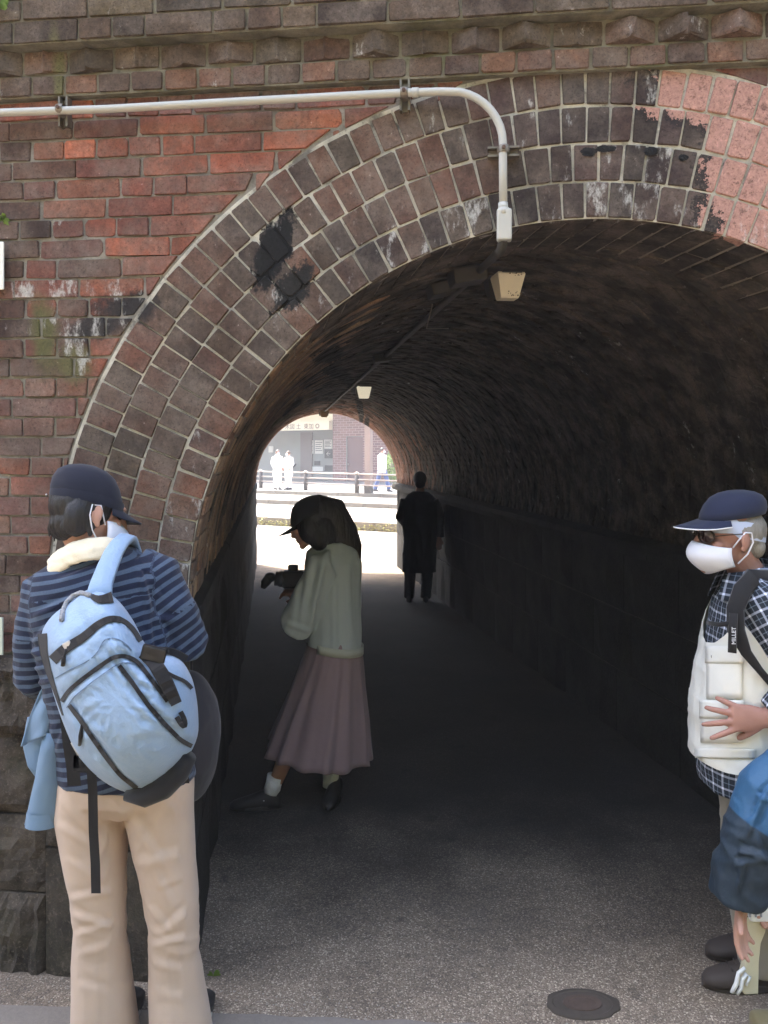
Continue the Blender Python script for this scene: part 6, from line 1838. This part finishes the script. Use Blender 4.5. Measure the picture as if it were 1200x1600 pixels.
for s in (-1, 1):
    m = MB(); m.tube([RP(s * .068, -.024, -.028), RP(s * .078, -.010, -.004), RP(s * .087, .008, .020), RP(s * .086, .028, .018), RP(s * .087, .032, -.012), RP(s * .082, .016, -.048), RP(s * .072, -.012, -.078)], .0026, 7); m.build("ear_loop", M_MASK, mo, True)
# sunglasses
M_LENS = mat_simple("brown_lens", rgb(48, 32, 30), .12, spec=.6); M_FRAME = mat_simple("thin_metal_frame", rgb(60, 50, 44), .4, .5)
gl = empty("sunglasses", tuple(rm.location)); gl.parent = rm; gl.matrix_parent_inverse = Matrix.Translation(-Vector(rm.location))
def gput(m, name, mat): o = m.build(name, mat, None, True); o.parent = gl; o.matrix_parent_inverse = Matrix.Translation(-Vector(rm.location)); return o
for s in (-1, 1):
    m = MB(); ctr = Vector((s * .037, -.106, .010)); rg = []
    for rr in (.0, .5, .85, 1.0):
        rg.append([RP(ctr.x + cos(2 * pi * q / 20) * .030 * max(rr, .02), ctr.y + .006 * rr + abs(ctr.x + cos(2 * pi * q / 20) * .030 * rr) ** 2 * 6.0 - .008, ctr.z + sin(2 * pi * q / 20) * .0225 * max(rr, .02)) for q in range(20)])
    m.rings(rg, cap=True); gput(m, "lens", M_LENS)
    m = MB(); m.tube(rg[-1] + [rg[-1][0]], .0015, 6, False); gput(m, "rim", M_FRAME)
    m = MB(); m.tube([RP(s * .064, -.088, .010), RP(s * .078, -.05, .014), RP(s * .084, .0, .016), RP(s * .083, .022, .008)], .0016, 6); gput(m, "temple", M_FRAME)
m = MB(); m.tube([RP(-.010, -.112, .010), RP(0, -.115, .013), RP(.010, -.112, .010)], .0016, 6); gput(m, "bridge", M_FRAME)
# checked shirt
def plaid(name):
    t = NT(name); p = t.obj(); u = t.attr('su'); v = t.attr('sv')
    wob = t.math('MULTIPLY', t.noise(p, 6, 2), .012)
    def stripes(c, per):
        f = t.math('FRACT', t.math('DIVIDE', t.math('ADD', c, wob), per))
        wide = t.math('MULTIPLY', t.smooth(f, .0, .05), t.math('SUBTRACT', 1.0, t.smooth(f, .17, .22)))
        thin = t.math('MULTIPLY', t.smooth(f, .56, .59), t.math('SUBTRACT', 1.0, t.smooth(f, .63, .66)))
        return wide, thin
    wu, tu = stripes(u, .040); wv, tv = stripes(v, .040)
    a = t.math('ADD', wu, wv); b2 = t.math('ADD', tu, tv)
    c = t.mix(t.math('MULTIPLY', a, .5), rgb(40, 46, 54), rgb(196, 202, 218)); c = t.mix(t.math('MULTIPLY', b2, .32), c, rgb(150, 164, 180))
    c = t.mix(t.math('MULTIPLY', wu, wv), c, rgb(222, 226, 238))
    t.bump(t.noise(p, 14, 3), .25, .02); return t.fin(c, .9, 0, .2)
M_PLAID = plaid("checked_cotton")
s_ = MB(); s_.rings(list(reversed([ring_at(rq(c, y, 2.68), XA, YA, hw / RS + (.002 if y < 1190 else .004), wd + .002, 28) for y, c, hw, wd in [(896, 1172, 27, .07)] + RT_[1:]])))
aN = [sN + Vector((-.03, .05, .02)), sN, sN.lerp(eN, .5) + Vector((0, -.01, .0)), eN, eN.lerp(wN, .5), eN.lerp(wN, .86)]; aF = [sF, eF, eF.lerp(wF, .86)]
s_.tube(aN, [.072, .075, .070, .064, .054, .046], 20); s_.tube(aF, [.072, .062, .046], 16)
me = fuse(s_, "checked_shirt", .006, 4, [(Vector((0, 0, rq(1150, 1216).z)), Vector((-.35, 0, -1)))]); displace(me, folds(.006, (9, 9, 9), 7))
bone_attrs(me, [([rq(1160, 1230, 2.68), rq(1165, 1040, 2.68), rq(1176, 900, 2.68)], -XA, .15, 0), (aN[1:], -YA, .075, .02), (aF, -YA, .07, 0)])
put_me(me, "checked_shirt", M_PLAID, rm)
# collar
m = MB(); rows = []
for j in range(5):
    f = j / 4; row = []
    for i in range(25):
        a = radians(18 + 324 * i / 24); rx = .076 + .046 * f; ry = .078 + .052 * f
        fr = abs(cos(a / 2)) ** 3
        row.append(rn + Vector((-cos(a) * rx - .006 - .016 * fr * (1 - f), sin(a) * ry, .060 + (.016 * (1 - f) if f > 0 else .012) - .074 * f + (-.042 * (cos(a) + 1) / 2))))
    rows.append(row)
m.v = [p for r in rows for p in r]
for j in range(4):
    for i in range(24): m.f.append((j * 25 + i, j * 25 + i + 1, (j + 1) * 25 + i + 1, (j + 1) * 25 + i))
me = m.mesh("collar"); bone_attrs(me, [([rn - ZA * .1, rn + ZA * .1], -XA, .08, .01)]); co = put_me(me, "collar", M_PLAID, rm); co.modifiers.new("t", 'SOLIDIFY').thickness = .003
# white vest
M_VEST = mat_cloth("white_vest_cotton", rgb(226, 224, 214), 420, .9, var=.04, fold=.25)
v_ = MB(); VT = [(918, 1180, 38, .118), (940, 1180, 50, .150), (980, 1175, 60, .176), (1040, 1164, 63, .174), (1100, 1157, 66, .168), (1150, 1156, 66, .168), (1188, 1157, 65, .172), (1200, 1157, 65, .172)]
v_.rings(list(reversed([ring_at(rq(c, y, 2.68), XA, YA, hw / RS + .010, wd + .010, 30) for y, c, hw, wd in VT])))
me = fuse(v_, "vest", .006, 3, [(Vector((0, 0, rq(1150, 1184).z)), Vector((0, 0, -1))), (rq(1128, 957, 2.68), Vector((-.90, 0, .44)))]); displace(me, folds(.0065, (9, 9, 4), 12, lambda p: .006 * (ridge(Vector((p.x * 9 + p.z * 14, p.y * 4, p.z * 10 - p.x * 8))) - .4) * (1 if p.z < rq(1150, 1090).z else .4))); 
# armhole: drop the vest where the near sleeve leaves it
bm = bmesh.new(); bm.from_mesh(me)
kill = [f for f in bm.faces if (f.calc_center_median() - sN).length < .078 and f.calc_center_median().y < 2.62 or (f.calc_center_median() - sF).length < .078 and f.calc_center_median().y > 2.74]
bmesh.ops.delete(bm, geom=kill, context='FACES'); bm.to_mesh(me); bm.free()
vo = put_me(me, "vest", M_VEST, rm)
m = MB()
from mathutils.bvhtree import BVHTree
def bvh_of(*obs):
    v = []; f = []
    for me_ in obs:
        b0 = len(v); v += [q.co.copy() for q in me_.vertices]; f += [tuple(b0 + i for i in p.vertices) for p in me_.polygons]
    return BVHTree.FromPolygons(v, f)
VBVH = bvh_of(me)
def vy(x, y):     # depth of the vest under a photo point
    d = px_at(x, y, 1.0) - Vector((0, 0, EYE)); h_ = VBVH.ray_cast(Vector((0, 0, EYE)), d.normalized(), 6)
    return h_[0].y if h_[0] is not None else 2.60
def vpanel(x0, x1, y0, y1, lift, name, mat, par, nx=8, ny=6):
    m = MB()
    for j in range(ny + 1):
        for i in range(nx + 1):
            x, y = x0 + (x1 - x0) * i / nx, y0 + (y1 - y0) * j / ny; e_ = 0 < i < nx and 0 < j < ny
            m.v.append(rq(x, y, vy(x, y) - lift - (.002 if e_ else 0)))
    for j in range(ny):
        for i in range(nx): m.f.append((j * (nx + 1) + i, j * (nx + 1) + i + 1, (j + 1) * (nx + 1) + i + 1, (j + 1) * (nx + 1) + i))
    o = m.build(name, mat, None, True); o.parent = par; o.modifiers.new("t", 'SOLIDIFY').thickness = .004; return o
vpanel(1105, 1160, 1030, 1092, .003, "pocket", M_VEST, vo); vpanel(1103, 1162, 1010, 1036, .008, "pocket_flap", M_VEST, vo); vpanel(1096, 1160, 1096, 1160, .003, "pocket", M_VEST, vo); vpanel(1094, 1162, 1094, 1122, .008, "pocket_flap", M_VEST, vo); vpanel(1086, 1180, 1170, 1184, .003, "hem_band", M_VEST, vo)
lb = rq(1112, 1026, vy(1112, 1026) - .016)
m = MB()
for k in range(5): m.box(lb + Vector((k * .0062, 0, 0)), (.0042, .001, .006 if k % 2 else .008))
m.build("maker_mark", mat_simple("grey_print", rgb(128, 128, 132), .8), vo)
# trousers and shoes
t_ = MB()
for hx, Y0 in ((1166, 2.70), (1164, 2.85)): t_.tube([rq(hx, 1195, Y0), rq(hx + 4, 1300, Y0), rq(hx + 10, 1400, Y0), rq(hx + 26, 1510, Y0)], [(.098, .088), (.088, .082), (.076, .074), (.074, .072)], 20)
me = fuse(t_, "trousers", .007, 4); displace(me, folds(.006, (9, 9, 8), 5)); put_me(me, "trousers", mat_cloth("grey_beige_cotton", rgb(142, 134, 120), 380, .9), rm)
M_BROWNSHOE = mat_simple("dark_brown_shoe", rgb(70, 62, 58), .7)
for hx, Y0 in ((1226, 2.70), (1224, 2.86)):
    so = shoe(rm, Vector((rq(hx, 1530, Y0).x, Y0, 0)), (-1, 0, 0), M_BROWNSHOE, M_BROWNSHOE, 1.0)
    for k in range(3):
        m = MB(); xb = rq(hx, 1530, Y0).x - .135 - k * .022; m.tube([(xb, Y0 - .026, .080 - k * .008), (xb - .004, Y0, .088 - k * .009), (xb, Y0 + .026, .080 - k * .008)], .0028, 6); m.build("lace", M_BROWNSHOE if k else M_GREYHAIR, so, True)

# his black backpack: straps on the chest, pack behind
rb_ = empty("backpack", rq(1245, 1150, 2.68)); tag(rb_, "black backpack worn by the person in the white vest, mostly its strap showing", "backpack")
def rband(pts, hw, name, mat=M_BLKCLOTH, th=.010):
    m = MB(); P = [Vector(p) for p in pts]; rings = []
    for i, p in enumerate(P):
        t_ = (P[min(len(P) - 1, i + 1)] - P[max(0, i - 1)]).normalized(); nrm = (p - Vector((rq(1172, 980, 2.70).x, 2.70, p.z - .03))).normalized(); ac = t_.cross(nrm).normalized(); nrm = ac.cross(t_)
        w = hw[i] if isinstance(hw, list) else hw
        rings.append([p - ac * w, p - ac * w * .85 + nrm * th, p + ac * w * .85 + nrm * th, p + ac * w, p - nrm * .002])
    m.rings(rings); return sub(m.build(name, mat, None, True), rb_)
rband([rq(1214, 930, 2.60), rq(1196, 903, 2.565), rq(1176, 903, 2.535), rq(1160, 922, 2.505), rq(1149, 952, 2.488), rq(1150, 985, 2.478), rq(1166, 1020, 2.470), rq(1186, 1046, 2.478), rq(1210, 1075, 2.50), rq(1240, 1110, 2.56)],
      [.026, .029, .030, .028, .026, .026, .016, .011, .010, .010], "shoulder_strap")
st = rband([rq(1146, 958, 2.468), rq(1145, 985, 2.460), rq(1144, 1020, 2.456)], .0125, "strap_tab", th=.004)
rband([rq(1140, 974, 2.47), rq(1124, 976, 2.50), rq(1110, 974, 2.56), rq(1105, 972, 2.66)], .007, "chest_strap", th=.004)
o = text_part("MILLET", rq(1149.5, 1007, 2.4485), Vector((0, 0, 1)), Vector((-1, 0, 0)), .0165, mat_simple("strap_print", rgb(206, 206, 210), .7), rb_, "strap_lettering", Matrix.Translation(-Vector(rb_.location)))
pk_ = MB(); pk_.ell(rq(1278, 1040, 2.70), (.10, .15, .24), None, 22, 16); me = fuse(pk_, "pack_body", .008, 3); displace(me, folds(.008, (8, 8, 8), 2)); put_me(me, "pack_body", M_BLKCLOTH, rb_)

# ---------------------------------------------------------------- bending figure in the blue jacket at the right edge
BY = 2.50
def bq(x, y, Y=BY): return px_at(x, y, Y)
bp_ = person("person", (bq(1440, 1600).x, BY, 0), "person in blue and navy jacket bending in from the right edge, arm reaching down")
BH = bq(1318, 1010, 2.52); BM = frame_from((-.75, -.1, -.65), (-.6, 0, 1))
b = MB(); bn = bq(1345, 1050, 2.52); head_parts(b, BH, BM, 1.0, bn)
sp = [bq(1330, 1075, 2.54), bq(1370, 1085, 2.54), bq(1430, 1110, 2.54), bq(1475, 1160, 2.54)]
b.tube(sp, [(.09, .12), (.11, .17), (.11, .16), (.12, .17)], 20, True, up=ZA)
aB = [bq(1302, 1120, 2.44), bq(1222, 1255, 2.44), bq(1160, 1398, 2.46)]; aB2 = [bq(1320, 1130, 2.68), bq(1262, 1265, 2.66), bq(1205, 1372, 2.58)]
for A_ in (aB, aB2): b.tube(A_, [.05, .042, .029], 12)
hand_parts(b, aB[-1] + Vector((0, 0, -.02)), Vector((-.10, 0, -1)), Vector((.5, -.45, 0)), .95, .30, .04, 1, [.22, .3, .34, .4]); hand_parts(b, aB2[-1], Vector((-.3, -.1, -1)), Vector((0, -1, 0)), .95, .5, .05, -1)
for Y0, dx in ((2.46, 0), (2.64, 10)): b.tube([bq(1470 + dx, 1180, Y0), bq(1440 + dx, 1390, Y0), bq(1450 + dx, 1570, Y0)], [.09, .058, .042], 12)
put_me(fuse(b, "body", .005, 3), "body", M_SKIN, bp_); eyes(bp_, BH, BM)
h = MB(); h.ell(BH + BM @ Vector((0, .02, .025)), (.088, .105, .094), BM); put_me(fuse(h, "hair", .007, 2, [(BH + BM @ Vector((0, -.04, 0)), BM @ Vector((0, -1, -.3)))]), "hair", M_GREYHAIR, bp_)
j_ = MB(); j_.tube([bq(1322, 1070, 2.54)] + sp[1:] , [(.10, .13), (.13, .20), (.135, .20), (.14, .19)], 24, True, up=ZA)
j_.tube([aB[0] + Vector((.05, .03, .03)), aB[0], aB[0].lerp(aB[1], .5), bq(1199, 1240, 2.44), bq(1175, 1310, 2.44), bq(1160, 1366, 2.455), bq(1152, 1402, 2.46)], [.11, .105, .092, .086, .082, .080, .074], 24)
j_.tube([aB2[0], aB2[1], aB2[2]], [.10, .09, .06], 18)
me = fuse(j_, "jacket", .006, 4)
def jf(p):
    d = (p - bq(1160, 1340, 2.4)).length; return .012 * math.exp(-(d / .16) ** 2) * (ridge(Vector((p.x * 13, p.y * 9, p.z * 15 + p.x * 8))) - .3)
displace(me, folds(.008, (9, 9, 6), 14, jf))
displace(me, creases([((1200, 1160), (1140, 1250), 7, .016), ((1200, 1200), (1160, 1270), 6, .014), ((1196, 1240), (1170, 1300), 6, .012), ((1120, 1290), (1170, 1280), 6, .012), ((1118, 1320), (1190, 1338), 7, .016), ((1120, 1352), (1180, 1345), 6, .012), ((1125, 1330), (1140, 1395), 6, .014), ((1160, 1350), (1150, 1400), 6, .012), ((1180, 1300), (1200, 1360), 6, .012), ((1150, 1230), (1200, 1250), 5, .01)], 2.36))
t = NT("two_tone_nylon"); p = t.pos(); sx = t.n('ShaderNodeSeparateXYZ'); t.t.links.new(p, sx.inputs[0])
k_ = t.math('ADD', sx.outputs['Z'], t.math('MULTIPLY', sx.outputs['X'], .62)); zed = bq(1150, 1272, 2.40).z + .62 * bq(1150, 1272, 2.40).x
c = t.mix(t.smooth(k_, zed - .004, zed + .004), t.mix(t.noise(p, 9, 3), rgb(32, 44, 56), rgb(50, 66, 80)), t.mix(t.noise(p, 7, 3), rgb(44, 86, 122), rgb(62, 106, 142)))
t.bump(t.noise(p, 22, 4), .35, .015); put_me(me, "jacket", t.fin(c, .6, 0, .35), bp_)
t_ = MB()
for Y0, dx in ((2.46, 0), (2.64, 10)): t_.tube([bq(1472 + dx, 1165, Y0), bq(1440 + dx, 1390, Y0), bq(1450 + dx, 1580, Y0)], [.115, .09, .08], 16)
put_me(fuse(t_, "trousers", .008, 3), "trousers", mat_cloth("dark_navy_cotton", rgb(50, 54, 66), 380), bp_)
for Y0, dx in ((2.46, 0), (2.64, 10)): shoe(bp_, Vector((bq(1470 + dx, 1600, Y0).x, Y0, 0)), (-1, 0, 0), M_SHOE, M_SOLE)

# ---------------------------------------------------------------- little folding stool she or he holds
SY = 2.56
def sq(x, y, Y=SY): return px_at(x, y, Y)
stl = empty("folding_stool", Vector((sq(1240, 1545).x, SY, 0))); tag(stl, "low cream folding stool with white seat beside the hand in blue sleeve", "stool")
M_CREAMP = mat_simple("cream_plastic", rgb(208, 200, 172), .5, var=.05); M_WHITEPL = mat_simple("white_plastic", rgb(232, 234, 234), .4, var=.04)
def stool_leg(dx, Y0):
    outl = [(1160, 1436), (1196, 1436), (1193, 1452), (1186, 1470), (1183, 1500), (1182, 1549), (1160, 1550), (1155, 1540), (1157, 1518), (1164, 1490), (1168, 1462), (1164, 1448)]
    m = MB(); f0 = [sq(x, y, SY) - Vector((0, SY, 0)) for x, y in outl]
    A = [Vector((p.x + dx, Y0, p.z)) for p in f0]; B = [p + Vector((0, .028, 0)) for p in A]; n = len(A)
    m.v = A + B; m.f.append(tuple(range(n - 1, -1, -1))); m.f.append(tuple(range(n, 2 * n)))
    for i in range(n): m.f.append((i, (i + 1) % n, n + (i + 1) % n, n + i))
    o = put(m, "leg", M_CREAMP, stl, False); bv = o.modifiers.new("b", 'BEVEL'); bv.width = .004; bv.segments = 2; return o
for dx in (0, .20):
    stool_leg(dx, 2.545)
for k in range(2):
    m = MB(); m.box(Vector((sq(1228, 1420).x, 2.545 + .032 * k, sq(1225, 1420).z)), (.24, .028, .055), None, .008); put(m, "seat_slat", M_WHITEPL, stl, False)
M_GREYBAND = mat_simple("grey_band", rgb(150, 158, 166), .6)
for x in (1172, 1181, 1189):
    m = MB(); c = sq(x, 1421, 2.530); m.box(c, (.006, .006, .046), None, .0015); put(m, "seat_rib", M_GREYBAND, stl, False)
m = MB(); hk = [(1164, 1512), (1154, 1520), (1150, 1538), (1144, 1550), (1152, 1553), (1158, 1544), (1160, 1530), (1166, 1522), (1172, 1526), (1166, 1540)]
m.tube([sq(x, y, 2.54) for x, y in hk], [.005, .006, .007, .007, .006, .006, .006, .006, .005, .004], 8); put(m, "hook", M_WHITEPL, stl)
# olive cloth bag lying at the edge
ob = MB(); ob.box(Vector((sq(1290, 1570, 2.42).x, 2.40, .035)), (.39, .20, .07), None, .02); me = fuse(ob, "olive_bag", .008, 3); displace(me, folds(.006, (9, 9, 9), 3))
o = link("folded_cloth", me, mat_cloth("olive_canvas", rgb(116, 106, 76), 300, .95), None, True); tag(o, "folded olive-tan cloth lying on the ground in front of the stool", "cloth")

# ---------------------------------------------------------------- thin haze volume added to imitate veiling glare over the blacks
m = MB(); m.box((0, 20, 6.2), (140, 130, 14.9))
M_AIR = bpy.data.materials.new("glare_veil"); M_AIR.use_nodes = True
_t = M_AIR.node_tree; _t.nodes.clear()
_o = _t.nodes.new('ShaderNodeOutputMaterial'); _v = _t.nodes.new('ShaderNodeVolumePrincipled')
_v.inputs['Color'].default_value = (.93, .95, 1.0, 1); _v.inputs['Density'].default_value = .003
_t.links.new(_v.outputs[0], _o.inputs['Volume'])
tag(m.build("haze", M_AIR), kind='stuff')
